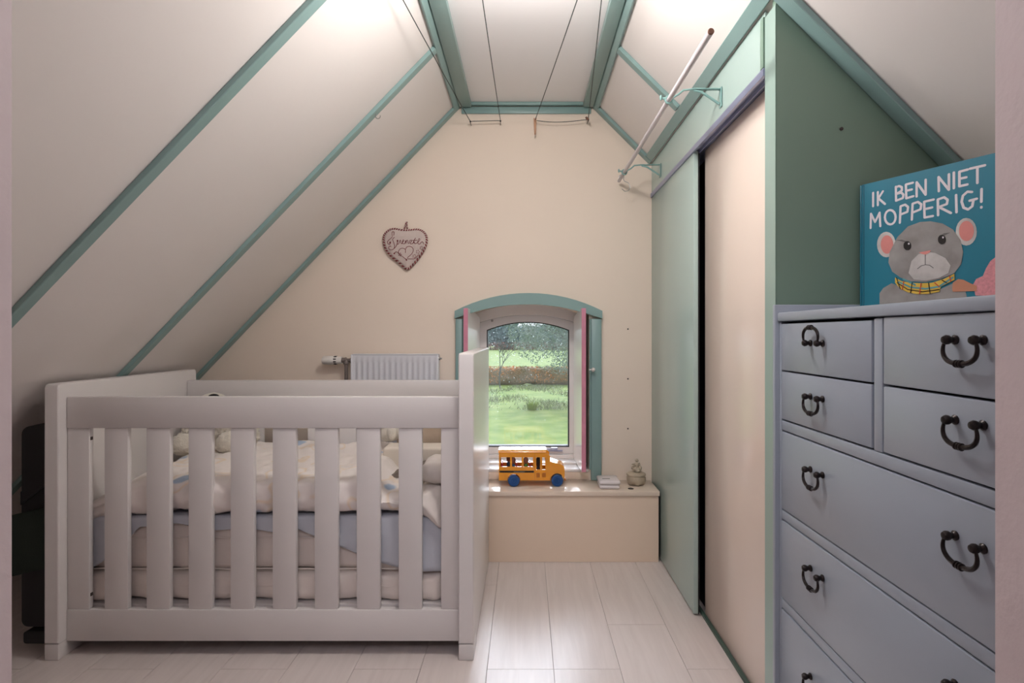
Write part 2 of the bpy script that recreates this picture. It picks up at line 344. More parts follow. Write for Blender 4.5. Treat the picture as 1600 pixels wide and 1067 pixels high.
SHAPES = {'head': [[65.4, 105.7], [67.9, 128.0], [84.4, 157.7], [105.9, 176.4], [129.7, 181.6], [149.8, 179.6], [172.1, 171.3], [191.0, 156.3], [204.1, 133.8], [208.8, 110.0], [205.4, 87.2], [193.6, 70.9], [169.4, 61.3], [141.3, 57.6], [111.9, 61.5], [90.6, 71.2], [73.3, 85.5]], 'earL': [[80.3, 142.4], [79.3, 134.1], [76.6, 126.9], [72.2, 121.4], [66.7, 118.2], [60.5, 117.6], [54.3, 119.7], [48.6, 124.3], [44.1, 131.0], [41.2, 139.2], [40.2, 148.0], [41.2, 156.5], [44.1, 163.8], [48.6, 169.3], [54.3, 172.3], [60.5, 172.7], [66.7, 170.3], [72.2, 165.6], [76.6, 158.9], [79.3, 150.9]], 'pinkL': [[75.6, 143.0], [74.9, 137.0], [73.0, 131.7], [70.1, 127.6], [66.3, 125.3], [62.1, 124.8], [57.9, 126.3], [54.1, 129.7], [51.1, 134.6], [49.1, 140.5], [48.4, 146.8], [49.1, 153.0], [51.1, 158.3], [54.1, 162.3], [57.9, 164.6], [62.1, 165.0], [66.3, 163.3], [70.1, 159.9], [73.0, 155.1], [74.9, 149.3]], 'earR': [[231.5, 145.4], [230.7, 137.4], [228.2, 130.5], [224.3, 125.3], [219.4, 122.2], [213.9, 121.7], [208.3, 123.8], [203.3, 128.3], [199.2, 134.8], [196.6, 142.7], [195.7, 151.1], [196.6, 159.3], [199.2, 166.3], [203.3, 171.5], [208.3, 174.4], [213.9, 174.7], [219.4, 172.4], [224.3, 167.8], [228.2, 161.3], [230.7, 153.6]], 'pinkR': [[227.1, 147.5], [226.4, 141.6], [224.7, 136.5], [221.9, 132.6], [218.3, 130.4], [214.4, 130.0], [210.4, 131.5], [206.8, 134.8], [204.0, 139.6], [202.1, 145.4], [201.5, 151.6], [202.1, 157.6], [204.0, 162.8], [206.8, 166.7], [210.4, 168.9], [214.4, 169.1], [218.3, 167.5], [221.9, 164.1], [224.7, 159.3], [226.4, 153.6]], 'eyeL': [[112.8, 135.3], [112.1, 131.2], [109.9, 128.2], [106.7, 126.7], [103.2, 127.2], [100.1, 129.5], [97.9, 133.1], [97.1, 137.5], [97.9, 141.6], [100.1, 144.7], [103.2, 146.1], [106.7, 145.6], [109.9, 143.3], [112.1, 139.6]], 'eyeR': [[178.4, 138.5], [177.7, 134.4], [175.7, 131.4], [172.9, 130.0], [169.7, 130.4], [166.8, 132.7], [164.8, 136.3], [164.1, 140.6], [164.8, 144.6], [166.8, 147.6], [169.7, 149.0], [172.9, 148.6], [175.7, 146.3], [177.7, 142.7]], 'glL': [[110.1, 139.8], [109.6, 138.3], [108.3, 137.8], [107.0, 138.6], [106.5, 140.3], [107.0, 141.7], [108.3, 142.2], [109.6, 141.4]], 'glR': [[175.4, 143.1], [174.9, 141.7], [173.7, 141.2], [172.6, 142.0], [172.1, 143.5], [172.6, 145.0], [173.7, 145.4], [174.9, 144.6]], 'muzzle': [[107.4, 79.1], [113.4, 103.4], [126.8, 115.8], [140.4, 118.7], [158.3, 114.9], [177.5, 102.1], [187.0, 86.2], [182.9, 71.9], [166.6, 63.9], [141.3, 60.6], [117.9, 65.0]], 'nose': [[128.2, 119.3], [151.2, 120.9], [148.4, 116.2], [140.4, 113.2], [132.6, 116.0]], 'browL': [[81.2, 151.8], [93.7, 150.6], [111.9, 141.1], [96.8, 145.7]], 'browR': [[165.2, 145.5], [174.8, 151.5], [187.0, 151.0], [176.2, 147.4]], 'scarf': [[79.7, 72.1], [93.7, 63.0], [111.9, 58.4], [132.6, 55.8], [152.7, 55.1], [174.8, 60.8], [193.6, 69.4], [194.1, 57.7], [169.4, 46.3], [166.6, 36.1], [144.1, 33.0], [123.8, 34.2], [105.9, 39.1], [90.6, 47.4], [79.7, 60.9]], 'body': [[45.8, 19.4], [45.8, 40.7], [54.0, 51.6], [71.7, 60.6], [90.6, 52.1], [123.8, 40.4], [166.6, 40.5], [196.2, 53.1], [211.8, 37.4], [217.0, 11.2], [217.0, -0.3], [45.8, 6.3]], 'hand': [[189.9, 40.4], [191.0, 52.1], [200.2, 58.6], [209.3, 56.4], [222.0, 48.1], [232.0, 43.1], [232.0, 33.2], [191.0, 34.4]], 'sleeve': [[225.8, 46.4], [230.8, 56.0], [241.9, 60.7], [246.8, 74.2], [254.0, 87.4], [265.8, 94.4], [270.5, 93.8], [270.5, 22.3], [229.6, 24.8]]}
LINES = {'mouth': [[[140.4, 113.8], [140.4, 92.7]], [[125.3, 86.0], [132.6, 91.4], [140.4, 92.7], [148.4, 91.0], [155.5, 84.8]]], 'teal': [[[87.5, 61.9], [111.9, 49.0], [141.3, 43.8], [166.6, 46.5], [191.0, 62.3]], [[96.8, 67.5], [120.9, 53.0]]], 'black': [[[82.8, 71.9], [90.6, 47.4]], [[114.9, 58.1], [111.9, 37.5]], [[147.0, 54.7], [149.8, 33.2]], [[172.1, 58.6], [180.2, 52.9]], [[84.4, 60.6], [105.9, 44.7], [135.5, 38.1], [166.6, 40.5]]], 'red': [[[98.3, 62.6], [95.2, 45.5]], [[132.6, 55.8], [129.7, 34.5]], [[158.3, 54.7], [166.6, 46.5]], [[185.6, 65.8], [187.8, 55.3]]]}
# ---------------------------------------------------------------- structure
YB = 2.605      # window wall
ZC = 1.998      # flat ceiling
XL, XR = -0.295, 0.308   # where the slopes start
def zl(x): return ZC-1.042*(XL-x)
def zr(x): return ZC-(x-XR)
XLF, XRF = XL-ZC/1.042, XR+ZC
WX0, WX1 = -0.272, 0.290   # opening in the window wall
struct(MB().prism([(-2.5,-.05),(2.5,-.05),(2.5,2.15),(-2.5,2.15)], YB, 2.93, holes=[arch(WX0, WX1, 0.335, 1.045, 1.105)]), 'wall_back', 'cream', smooth=False)
struct(MB().prism([(-2.5,-.05),(2.5,-.05),(2.5,2.45),(-2.5,2.45)], 0.44, 0.54, holes=[[(-.481,.002),(.441,.002),(.441,1.93),(-.481,1.93)]]), 'wall_front', 'jamb', smooth=False)
struct(MB().prism([(XL,ZC),(XL,ZC+.05),(XLF-.12,0.02),(XLF,0.0)], .541, YB-.001), 'wall_left', 'slope', smooth=False)
struct(MB().prism([(XR,ZC),(XR,ZC+.05),(XRF+.12,0.02),(XRF,0.0)], .541, YB-.001), 'wall_right', 'slope', smooth=False)
struct(MB().box(XL,XR,.541,YB-.001,ZC,ZC+.05), 'ceiling', 'flat_ceiling', smooth=False)
# landing behind the doorway
for nm, b in (('trim_landing_left', (-1.3,-1.25,-1.7,.439)), ('trim_landing_right', (1.25,1.3,-1.7,.439))):
    struct(MB().box(b[0],b[1],b[2],b[3],0,2.3), nm.replace('trim_landing','wall_landing'), 'jamb', smooth=False)
struct(MB().box(-1.3,1.3,-1.75,-1.7,0,2.3), 'wall_landing_rear', 'jamb', smooth=False)
struct(MB().box(-1.3,1.3,-1.75,.439,2.3,2.35), 'ceiling_landing', 'slope', smooth=False)
fl = thing('floor', None, None, (0,1.4,-.05), kind='structure')
MB().box(-2.5,2.5,-1.75,YB,-.05,-.009).build('subfloor', 'dark_gap', fl, smooth=False)
W = 0.1905; k0 = -12
for k in range(k0, 12):
    x0 = 0.083+k*W; x1 = x0+W-.0009
    if x0 < -2.3 or x1 > 2.32: continue
    off = {0: 1.648-.0, 1: .62, 2: 1.648, 3: 2.2}.get(k % 4 if k >= 0 else (-k+1) % 4, 1.2)
    if k == -1: off = 1.648
    cuts = [.441 if k > 0 or True else 0]+[c for c in (off-1.28, off, off+1.28) if .6 < c < 2.5]+[YB-.001]
    if -1.3 < x0 < 1.2: cuts[0] = -1.7
    for a, b in zip(cuts, cuts[1:]):
        MB().box(x0,x1,a,b-.0009,-.0088,0.0,bev=.0004,seg=1).build('floor_plank', 'floor', fl, smooth=False)

# green battens on the slopes
T = 0.0145
nL = Vector((1.042,0,-1)).normalized(); nR = Vector((-1,0,-1)).normalized()
def slope_board(side, y0, y1, d0, d1, t=T, name='trim_1', m='green', skew=0.0):
    """board lying on a slope from distance d0 to d1 (along the fall line), between y0 and y1"""
    if side == 'L': o = Vector((XL,0,ZC)); d = Vector((-1,0,-1.042)).normalized(); n = nL
    else: o = Vector((XR,0,ZC)); d = Vector((1,0,-1)).normalized(); n = nR
    b = MB(); Mx = Matrix(((d.x,0,n.x,o.x),(d.y,1,n.y,o.y),(d.z,0,n.z,o.z),(0,0,0,1)))
    b.box(d0,d1,y0,y1,.0005,t,bev=.0015,mtx=Mx,seg=1)
    return struct(b, name, m)
LL = 2.72; LR = 2.75
slope_board('L', .795, .832, .040, LL, name='trim_1')
slope_board('L', 1.381, 1.416, .040, LL, name='trim_2')
slope_board('L', 2.018, 2.052, .040, LL, name='trim_3')
slope_board('L', YB-.040, YB-.001, .003, LL, name='trim_4')
slope_board('R', YB-.040, YB-.001, .003, .372, name='trim_5')
slope_board('R', 2.018, 2.052, .040, .335, name='trim_6')
slope_board('R', 1.268, 1.3135, .003, LR, name='trim_7', t=.0150)
# purlin boards: one on the flat ceiling, one on each slope
struct(MB().box(XL+.003,-.240,.545,YB-.032,ZC-.026,ZC-.001,bev=.0015), 'trim_8', 'green')
struct(MB().box(.262,XR-.003,.545,YB-.032,ZC-.026,ZC-.001,bev=.0015), 'trim_9', 'green')
slope_board('L', .545, YB-.0405, .003, .0395, name='trim_10', t=.014)
slope_board('R', .545, YB-.0405, .003, .0395, name='trim_11', t=.014)
struct(MB().box(-.2395,.2615,YB-.030,YB-.0125,ZC-.014,ZC-.001,bev=.001), 'trim_12', 'green')
struct(MB().box(XL+.01,XR-.01,YB-.012,YB-.0006,ZC-.046,ZC-.016,bev=.0015), 'trim_13', 'green')
# slope board where the wardrobe front meets the roof
slope_board('R', 1.3138, YB-.0405, .337, .3732, name='trim_14', t=.012)

# ---------------------------------------------------------------- window
Wd = thing('window_1', None, None, (0.012, 2.8, .33), kind='structure')
FY0, FY1 = 2.825, 2.875
MB().prism(arch(WX0, WX1, .336, 1.044, 1.104), FY0-.035, FY1+.03, holes=[arch(-.226,.250,.372,1.012,1.052)]).build('frame', 'gloss_white', Wd)
MB().prism(arch(-.2255,.2495,.3725,1.0115,1.0515), FY0, FY1, holes=[arch(-.187,.218,.404,.978,1.018)]).build('sash', 'gloss_white', Wd)
MB().prism(arch(-.187,.218,.404,.978,1.018), FY0+.004, FY0+.010, holes=[arch(-.183,.214,.409,.975,1.014)]).build('glazing_seal', 'black', Wd)
MB().prism(arch(-.187,.218,.404,.978,1.018), FY0+.0225, FY1-.001, holes=[arch(-.183,.214,.409,.975,1.014)]).build('glazing_seal', 'black', Wd)
MB().prism(arch(-.186,.217,.405,.977,1.017), FY0+.018, FY0+.022).build('glass_pane', 'glass', Wd, smooth=False)
dr = MB()
for i in range(230):
    x = random.uniform(-.18,.21); z = random.triangular(.45,1.0,.92); r = random.uniform(.0005,.0013)
    dr.ball((x, FY0+.0225, z), r, 1, scale=(1,.5,1.1))
o = dr.build('rain_drops', 'drop', Wd); o['kind'] = 'stuff'
sb = MB(); sb.box(WX0+.001,WX1-.001,2.70,FY0-.0355,.3365,.356,bev=.002); sb.build('sill_step', 'gloss_white', Wd)
sb = MB(); sb.box(WX0+.001,WX1-.001,YB-.004,2.699,.3355,.348,bev=.003); sb.build('sill_board', 'gloss_white', Wd)
MB().box(WX0+.001,WX1-.001,YB-.004,YB-.0005,.302,.335,bev=.001).build('sill_apron', 'sill', Wd)
# shutters, hinged at the frame and folded open against the reveal
def shutter(xh, xn, yh, yn, zb, zh, zn, label):
    d = Vector((xn-xh, yn-yh, 0)); L = d.length; d.normalize(); n = Vector((-d.y, d.x, 0)); 
    if xh > 0: n = -n
    # n points away from the window centre
    Mx = Matrix(((d.x,n.x,0,xh),(d.y,n.y,0,yh),(0,0,1,0),(0,0,0,1)))
    out = [(0,zb),(L,zb)]+[(lerp(L,0,t), zh+(zn-zh)*math.sin((1-t)*math.pi/2)) for t in (0,.2,.4,.6,.8,1)]
    o = MB().prism(out, 0.0, .018, mtx=Mx).build('shutter', 'gloss_white', Wd, label=label)
    e = MB().prism([(L+.0005,zb),(L+.004,zb),(L+.004,zn),(L+.0005,zn)], -.0005, .0185, mtx=Mx).build('painted_edge', 'pink', o, label='pink painted leading edge')
    return o, Mx, L
sR, mR, lR = shutter(.2535, .268, 2.785, 2.535, .352, 1.035, 1.072, 'white shutter leaf folded open on the right reveal')
sL, mL, lL = shutter(-.2350, -.268, 2.785, 2.535, .352, 1.035, 1.072, 'white shutter leaf folded open on the left reveal')
b = MB(); b.lathe([(.003,0),(.003,.012),(.009,.016),(.010,.022),(.006,.028),(.001,.029)], (.284,2.56,.800), axis='x', n=14); b.build('knob', 'plastic', sR, label='small cream knob')
# latch and button on the sash
b = MB(); b.box(.115,.185,FY0-.012,FY0-.001,.384,.391,bev=.002); b.box(.128,.160,FY0-.024,FY0-.003,.391,.406,bev=.005); b.box(.07,.128,FY0-.016,FY0-.010,.394,.399,bev=.002)
b.build('latch', 'alu', Wd, label='grey window latch')
b = MB(); b.lathe([(.006,0),(.006,.004),(.003,.005),(.003,.014),(.001,.015)], (-.160,FY0-.0005,1.024), axis='y', n=12)
for v in b.bm.verts: v.co.y = 2*(FY0-.0005)-v.co.y
b.build('button', 'steel', Wd, label='small metal turn button')
# green casing around the window: head and two legs
cs = thing('trim_15', None, None, (0.017, YB, .30), kind='structure')
YT = YB-.022
def arcpts(xl,xr,zs,zc,n=16): return arch(xl,xr,0,zs,zc,n)[1:-1]
MB().prism(arcpts(-.314,.347,1.062,1.142)+[(.347,1.028)]+arcpts(-.262,.290,1.046,1.092)[::-1]+[(-.314,1.028)], YT-.006, YB-.0006).build('casing_head', 'green', cs)
for a, b2, hx in ((-.312,-.279,-.279),(.297,.345,.297)):
    MB().box(a,b2,YT,YB-.0006,.3005,1.0275,bev=.006).build('casing_leg', 'green', cs)
MB().box(-.279,-.2725,YT+.004,YB-.0006,.3495,1.0275).build('casing_bead', 'green', cs)
MB().box(.2905,.297,YT+.004,YB-.0006,.3495,1.0275).build('casing_bead', 'green', cs)

# bench under the window
bn = thing('window_bench', 'low cream boxed-in bench below the window, with overhanging top board', 'bench', (.09,2.5,0))
MB().box(-.42,.566,2.412,YB-.0055,.279,.299,bev=.002).build('top_board', 'sill', bn)
MB().box(-.42,.562,2.420,2.435,.001,.2785).build('front_panel', 'bench', bn, smooth=False)

# screw holes right of the window, built as small dark studs
for z in (.981, .756, .531):
    b = MB(); b.lathe([(.0035,0),(.0035,.003),(.002,.004)], (.466,YB-.0004,z), axis='y', n=10)
    for v in b.bm.verts: v.co.y = 2*(YB-.0004)-v.co.y
    w_ = {.981: 'topmost', .756: 'middle', .531: 'lowest'}[z]
    b.build('screw_hole', 'screw', label=f'{w_} of three small dark screw holes on cream wall right of window', cat='screw', group='screw holes in a row right of the window')

# ---------------------------------------------------------------- wardrobe on the right
wr = thing('built_in_wardrobe', 'built-in green wardrobe with two sliding doors under the right roof slope', 'wardrobe', (.6,1.9,0))
PX = .572
MB().prism([(PX+.001,1.594),(PX+.018,1.594),(PX+.018,1.712),(PX+.001,1.729)],1.3725,YB-.002).build('upper_panel', 'door_green', wr, label='fixed pale green panel above the sliding doors')
MB().box(PX-.004,PX+.0008,1.3735,1.390,1.594,1.714).build('end_slat', 'side_green', wr)
MB().prism([(PX,1.3147),(PX+.022,1.3335),(PX+.022,1.372),(PX,1.372)],.001,1.711,axis='z').build('post', mat('post_green_paint',(0.33,0.45,0.40),0.35,0.05,8,0.1,60,stretch=(1,1,.2)), wr)
tr = MB(); tr.box(PX-.004,PX+.0035,1.373,YB-.002,1.574,1.592); tr.box(PX+.0035,PX+.062,1.373,YB-.002,1.586,1.5925)
tr.box(PX+.022,PX+.024,1.373,YB-.002,1.574,1.586); tr.box(PX+.058,PX+.062,1.373,YB-.002,1.566,1.586)
tr.build('top_track', 'alu', wr, label='blue-grey aluminium sliding door track', smooth=False)
MB().box(PX+.001,PX+.017,1.957,YB-.003,.008,1.580,bev=.001).build('sliding_door', 'door_green', wr, label='pale green sliding door, rear')
MB().box(PX+.042,PX+.056,1.374,1.962,.006,1.583,bev=.001).build('sliding_door', 'door_cream', wr, label='glossy cream sliding door, front')
MB().box(PX+.030,PX+.040,1.374,YB-.003,.0005,.010).build('bottom_track', 'dgreen_line', wr)
MB().box(PX+.060,PX+.075,1.970,YB-.003,.001,1.565).build('interior_shade_board', 'black', wr, label='black board standing in for the shade inside the wardrobe', smooth=False)  # added black board, paints the darkness of the wardrobe interior
MB().box(PX+.018,PX+.0215,1.957,1.964,.006,1.5735).build('black_strip', 'black', wr)  # thin black strip behind the green door's near edge
zp = lambda x: zr(x)-.004
MB().prism([(PX+.0015,.001),(XRF-.03,.001),(PX+.0015,zp(PX+.0015))], 1.3148,1.3330).build('side_panel', 'side_green', wr, label='dark green triangular side panel facing the doorway', smooth=False)
b = MB(); b.lathe([(.004,0),(.004,.003),(.002,.004)], (.722,1.3148,1.426), axis='y', n=10)
for v in b.bm.verts: v.co.y = 2*1.3148-v.co.y
b.build('screw_head', 'screw', wr)

# ---------------------------------------------------------------- chest of drawers
ch = thing('chest_of_drawers', 'blue-grey painted chest of drawers with iron drop handles beside the doorway', 'chest of drawers', (.8,.94,0))
CX0, CX1, CY0, CY1 = .5745, 1.03, .574, 1.3125
b = MB(); b.box(CX0+.020,CX1,CY0+.012,CY1-.013,.03,.984); b.build('carcass', 'dark_gap', ch, smooth=False)
MB().box(CX0-.006,CX1+.005,CY0,CY1-.013,.9865,1.006,bev=.004).build('top_board', 'chest', ch)
MB().box(CX0-.010,CX1+.005,CY1-.0125,CY1,.0,1.0245,bev=.002).build('end_board', 'chest', ch)
MB().box(CX0,CX1,CY0,CY0+.012,.0,.986,bev=.002).build('end_board', 'chest', ch)
def frm(y0,y1,z0,z1): return MB().box(CX0,CX0+.0195,y0,y1,z0,z1,bev=.0025)
frm(CY1-.022,CY1-.013,.001,.984).build('stile', 'chest', ch)
frm(CY0+.0125,CY0+.022,.001,.984).build('stile', 'chest', ch)
frm(.926,.949,.7665,.984).build('centre_stile', 'chest', ch)
YA, YZ = CY0+.0225, CY1-.0225
for z0, z1 in ((.744,.7660),(.5455,.5665),(.3475,.3685),(.145,.166)): frm(YA,YZ,z0,z1).build('rail', 'chest', ch)
frm(YA,YZ,.0,.06).build('plinth', 'chest', ch)
def handle(yc, z, up, par):
    b = MB(); xf = CX0-.0012
    for s in (-1,1):
        y = yc+s*.0235
        pr = [(.0066,0),(.0068,.002),(.0044,.0045),(.0044,.007),(.0064,.010),(.0066,.0135),(.0045,.017),(.001,.0178)]
        n0 = len(b.bm.verts); b.lathe([(r,-h) for r,h in pr], (xf,y,z), axis='x', n=12)
    sg = 1 if up else -1; pts = []; rr = []
    N = 26
    for i in range(N+1):
        a = math.pi*i/N
        sa = max(0,math.sin(a)); y = yc-math.copysign(abs(math.cos(a))**.85,math.cos(a))*(.0235+.0135*sa**.55); zz = z+sg*.031*sa**.85; x = xf-.0125-.001*sa
        pts.append((x,y,zz)); rr.append(.0018+.0016*max(0,math.sin(a))**.7)
    b.tube(pts, rr, 8)
    for k in (-.0045,0,.0045): b.lathe([(.0035,k-.0018),(.0052,k-.0008),(.0052,k+.0008),(.0035,k+.0018)], (xf-.0135,yc,z+sg*.031), axis='y', n=12)
    b.build('handle', 'iron', par)
def drawer(y0,y1,z0,z1,hs,ups=()):
    d = MB().box(CX0-.001,CX0+.0185,y0,y1,z0,z1,bev=.0022).build('drawer', 'chest', ch)
    for i,(hy,hz) in enumerate(hs): handle(hy,hz,i in ups,d)
    return d
g = .0022
for z0, z1, hl_, hr_ in ((.878,.981,.940,.9505),(.769,.8745,.833,.844)):
    drawer(.951+g,YZ-g,z0,z1,[(1.131,hl_)],(0,) if z0 > .8 else ())
    drawer(YA+g,.924-g,z0,z1+(.004 if z0>.8 else 0),[(.743,hr_)])
for z0, z1, hz in ((.569,.7415,.687),(.371,.543,.489),(.1685,.345,.272),(.0625,.1425,None)):
    drawer(YA+g,YZ-g,z0,z1,[(1.131,hz),(.743,hz+.003)] if hz else [])

# picture books on the chest
def BM(L0=(.755,1.299), R0=(.869,1.064), z=1.0064):
    d = Vector((R0[0]-L0[0], R0[1]-L0[1], 0)).normalized(); n = Vector((-d.y,d.x,0))   # n: away from the viewer
    if n.y < 0 and n.x < 0: n = -n
    return Matrix(((d.x,n.x,0,L0[0]),(d.y,n.y,0,L0[1]),(0,0,1,z),(0,0,0,1)))
B = BM(); BW, BH = .2635, .2865
nrm = Vector((B[0][1],B[1][1],0))
if nrm.x < 0:
    for r_ in range(2): B[r_][1] *= -1
bk = thing('picture_book', 'teal hardcover picture book with a frowning grey mouse standing on the chest', 'book', (.81,1.18,1.0064))
MB().box(.006,BW,0,.0022,0,BH,mtx=B).build('cover', 'teal', bk, label='teal front cover')
MB().box(0,.005,0,.012,0,BH,bev=.002,mtx=B).build('spine', 'teal', bk)
MB().box(.006,BW-.004,.0024,.0098,.004,BH-.004,mtx=B).build('pages', 'page', bk)
MB().box(.006,BW,.010,.012,0,BH,mtx=B).build('cover', 'teal', bk, label='teal back cover')
MB().box(.009,.011,-.0002,.0001,0.001,BH-.001,mtx=B).build('hinge_groove', mat('groove_teal',(0.006,0.09,0.14),.5), bk)
def flat(poly, d, name, m, par, label=None):
    return MB().prism([(u/1000,v/1000) for u,v in poly], -d-.0003, -d, mtx=B).build(name, m, par, smooth=False, label=label)
def ribbon(b, pts, wd, d, mtx):
    """flat brush stroke with rounded ends"""
    for (p, q) in zip(pts, pts[1:]):
        p = Vector(p); q = Vector(q); t = q-p
        if t.length < 1e-6: continue
        t.normalize(); n = Vector((-t.y,t.x))*wd/2
        b.prism([(p+n)[:],(q+n)[:],(q-n)[:],(p-n)[:]], -d-.0002, -d, mtx=mtx)
    for i, p in enumerate(pts):
        b.prism([(p[0]+wd/2*math.cos(a*math.pi/4),p[1]+wd/2*math.sin(a*math.pi/4)) for a in range(8)], -d-.0002-1e-5*(i%3+1), -d, mtx=mtx)
lt = MB(); 
for s_ in LETTERS: ribbon(lt, [(u/1000,v/1000) for u,v in s_], .0046, .0002, B)
lt.build('lettering', 'letter', bk, smooth=False, kind='stuff', label='white hand-lettered title reading IK BEN NIET MOPPERIG!')
S = SHAPES
pic = thing('picture', None, None, (0,0,0))
COL.objects.unlink(pic); bpy.data.objects.remove(pic)
clipv = lambda poly: [(min(u, BW*1000-.5), max(v, 1)) for u, v in poly]
S = {k: clipv(v) for k, v in S.items()}
flat(S['body'], .0002, 'mouse_body', 'mouse', bk)
for k in ('L','R'): e = flat(S['ear'+k], .0002, 'mouse_ear', 'mouse_pale', bk); flat(S['pink'+k], .0006, 'inner_ear', 'mouse_pink', e)
hd = flat(S['head'], .0007, 'mouse_head', 'mouse', bk, 'grey mouse head with frowning mouth')
flat(S['muzzle'], .0011, 'muzzle', 'mouse_pale', hd); flat(S['nose'], .0015, 'nose', 'mouse_pink', hd)
for k in ('L','R'):
    flat(S['brow'+k], .0011, 'brow', 'mouse_dark', hd); flat(S['eye'+k], .0015, 'eye', 'eye', hd); flat(S['gl'+k], .0019, 'eye_glint', 'letter', hd)
b = MB()
for l in LINES['mouth']: ribbon(b, [(u/1000,v/1000) for u,v in l], .0014, .0015, B)
b.build('mouth', 'mouse_dark', hd, smooth=False)
sc_ = flat(S['scarf'], .0011, 'scarf', 'scarf_y', bk, 'checked yellow and blue scarf')
for nm, m_, wd, dd in (('teal','scarf_t',.0035,.0015),('black','eye',.0017,.0018),('red','scarf_r',.0017,.0021)):
    b = MB()
    for l in LINES[nm]: ribbon(b, [(u/1000,v/1000) for u,v in l], wd, dd, B)
    b.build('scarf_stripes', m_, sc_, smooth=False, kind='stuff')
flat(S['sleeve'], .0007, 'knitted_sleeve', 'knit', bk, 'pink knitted sleeve'); flat(S['hand'], .0011, 'hand', 'skin', bk)
yb = thing('picture_book', 'thin yellow book edge showing behind the teal picture book', 'book', (.83,1.18,1.0064))
MB().box(.030,BW+.009,.0145,.0165,0,BH-.016,mtx=B).build('cover', 'yellow', yb)
MB().box(.032,BW+.005,.0167,.021,.003,BH-.020,mtx=B).build('pages', 'page', yb)
MB().box(.030,BW+.009,.0212,.023,0,BH-.016,mtx=B).build('cover', 'yellow', yb)
# ---------------------------------------------------------------- crib
cr = thing('crib', 'white slatted wooden crib with a taller headboard beside the window', 'crib', (-.78,2.04,0))
KX0, KX1 = -1.368, -.195
def end_panel(x0, x1, h, lab):
    o = MB()
    b = MB(); y0, y1 = 1.689, 2.40; r = .012
    out = [(y0,.049),(y0+.10,.049),(y0+.10,.018),(y1-.10,.018),(y1-.10,.049),(y1,.049),(y1,h-r),(y1-r*.3,h-r*.3),(y1-r,h),(y0+r,h),(y0+r*.3,h-r*.3),(y0,h-r)]
    b.prism(out, x0, x1, axis='x')
    es = [e for e in b.bm.edges if abs(e.verts[0].co.x-e.verts[1].co.x) < 1e-6 and (len(e.link_faces) == 2 and any(abs(f.normal.x) < .5 for f in e.link_faces))]
    o = b.build('end_panel', 'white', cr, label=lab)
    md = o.modifiers.new('bevel', 'BEVEL'); md.width = .004; md.segments = 2; md.limit_method = 'ANGLE'; md.angle_limit = math.radians(60)
    for ya, yb_ in ((y0,y0+.0995),(y1-.0995,y1)):
        MB().box(x0+.0005,x1-.0005,ya,yb_,.0,.0475,bev=.003).build('foot', 'white', o)
    return o
end_panel(-1.410, KX0, .812, 'lower footboard panel'); end_panel(KX1, -.150, .902, 'taller headboard panel')
def side(y0, th, slats, xs0, xs1, sidelab):
    MB().box(KX0+.001,KX1-.001,y0,y0+th,.677,.771,bev=.003).build('top_rail', 'white', cr, label=sidelab+' top rail')
    MB().box(KX0+.001,KX1-.001,y0,y0+th,.042,.1355,bev=.003).build('bottom_rail', 'white', cr, label=sidelab+' bottom rail')
    ys = y0+.0035
    for x in slats: MB().box(x-.0350,x+.0350,ys,ys+.018,.1357,.6765,bev=.002).build('slat', 'white', cr)
    MB().box(KX0+.001,xs0,ys,ys+.018,.1357,.6765,bev=.002).build('stile', 'white', cr)
    MB().box(xs1,KX1-.001,ys,ys+.018,.1357,.6765,bev=.002).build('stile', 'white', cr)
side(1.7176, .025, [-1.2215+k*.1256 for k in range(8)], -1.302, -.2505, 'near side')
side(2.330, .025, [-1.2215+k*.1256 for k in range(7)], -1.302, -.2505, 'far side')
for z in (.645,.177):
    MB().box(-1.3035,-1.3005,1.726,1.736,z-.005,z+.005,bev=.001).build('fixing_bolt', 'screw', cr)
MB().box(KX0+.002,KX1-.002,1.745,2.328,.112,.141).build('bed_base', 'white', cr, label='board carrying the mattresses')

mt = thing('mattress', 'thin white mattress lying on the crib base, lowest layer', 'mattress', (-.79,2.04,.1415))
MB().soft(-1.355,-.245,1.758,2.318,.1418,.232,.030,n=(90,20,10),amp=.010,freq=10,seed=3).build('pad', 'mattress', mt, sharp=80)
b = MB(); b.tube([(-1.32+.053*i,1.7585+.002*math.sin(i*1.7),.190+.002*math.sin(i)) for i in range(21)],.0012,6); b.build('piping', 'mattress', mt)
m2 = thing('mattress', 'thicker ivory piped mattress on top of the thin white one', 'mattress', (-.79,2.04,.234))
MB().soft(-1.350,-.240,1.768,2.316,.2345,.390,.024,n=(60,20,8),amp=.005,freq=7,seed=8).build('pad', 'mattress', m2, sharp=80)
for z in (.335,.382,.240):
    b = MB(); b.tube([(-1.34+.0545*i,1.7645+.001*math.sin(i*2.1),z+.0012*math.sin(i*1.3)) for i in range(21)],.0022,6); b.build('piping', 'mattress', m2)
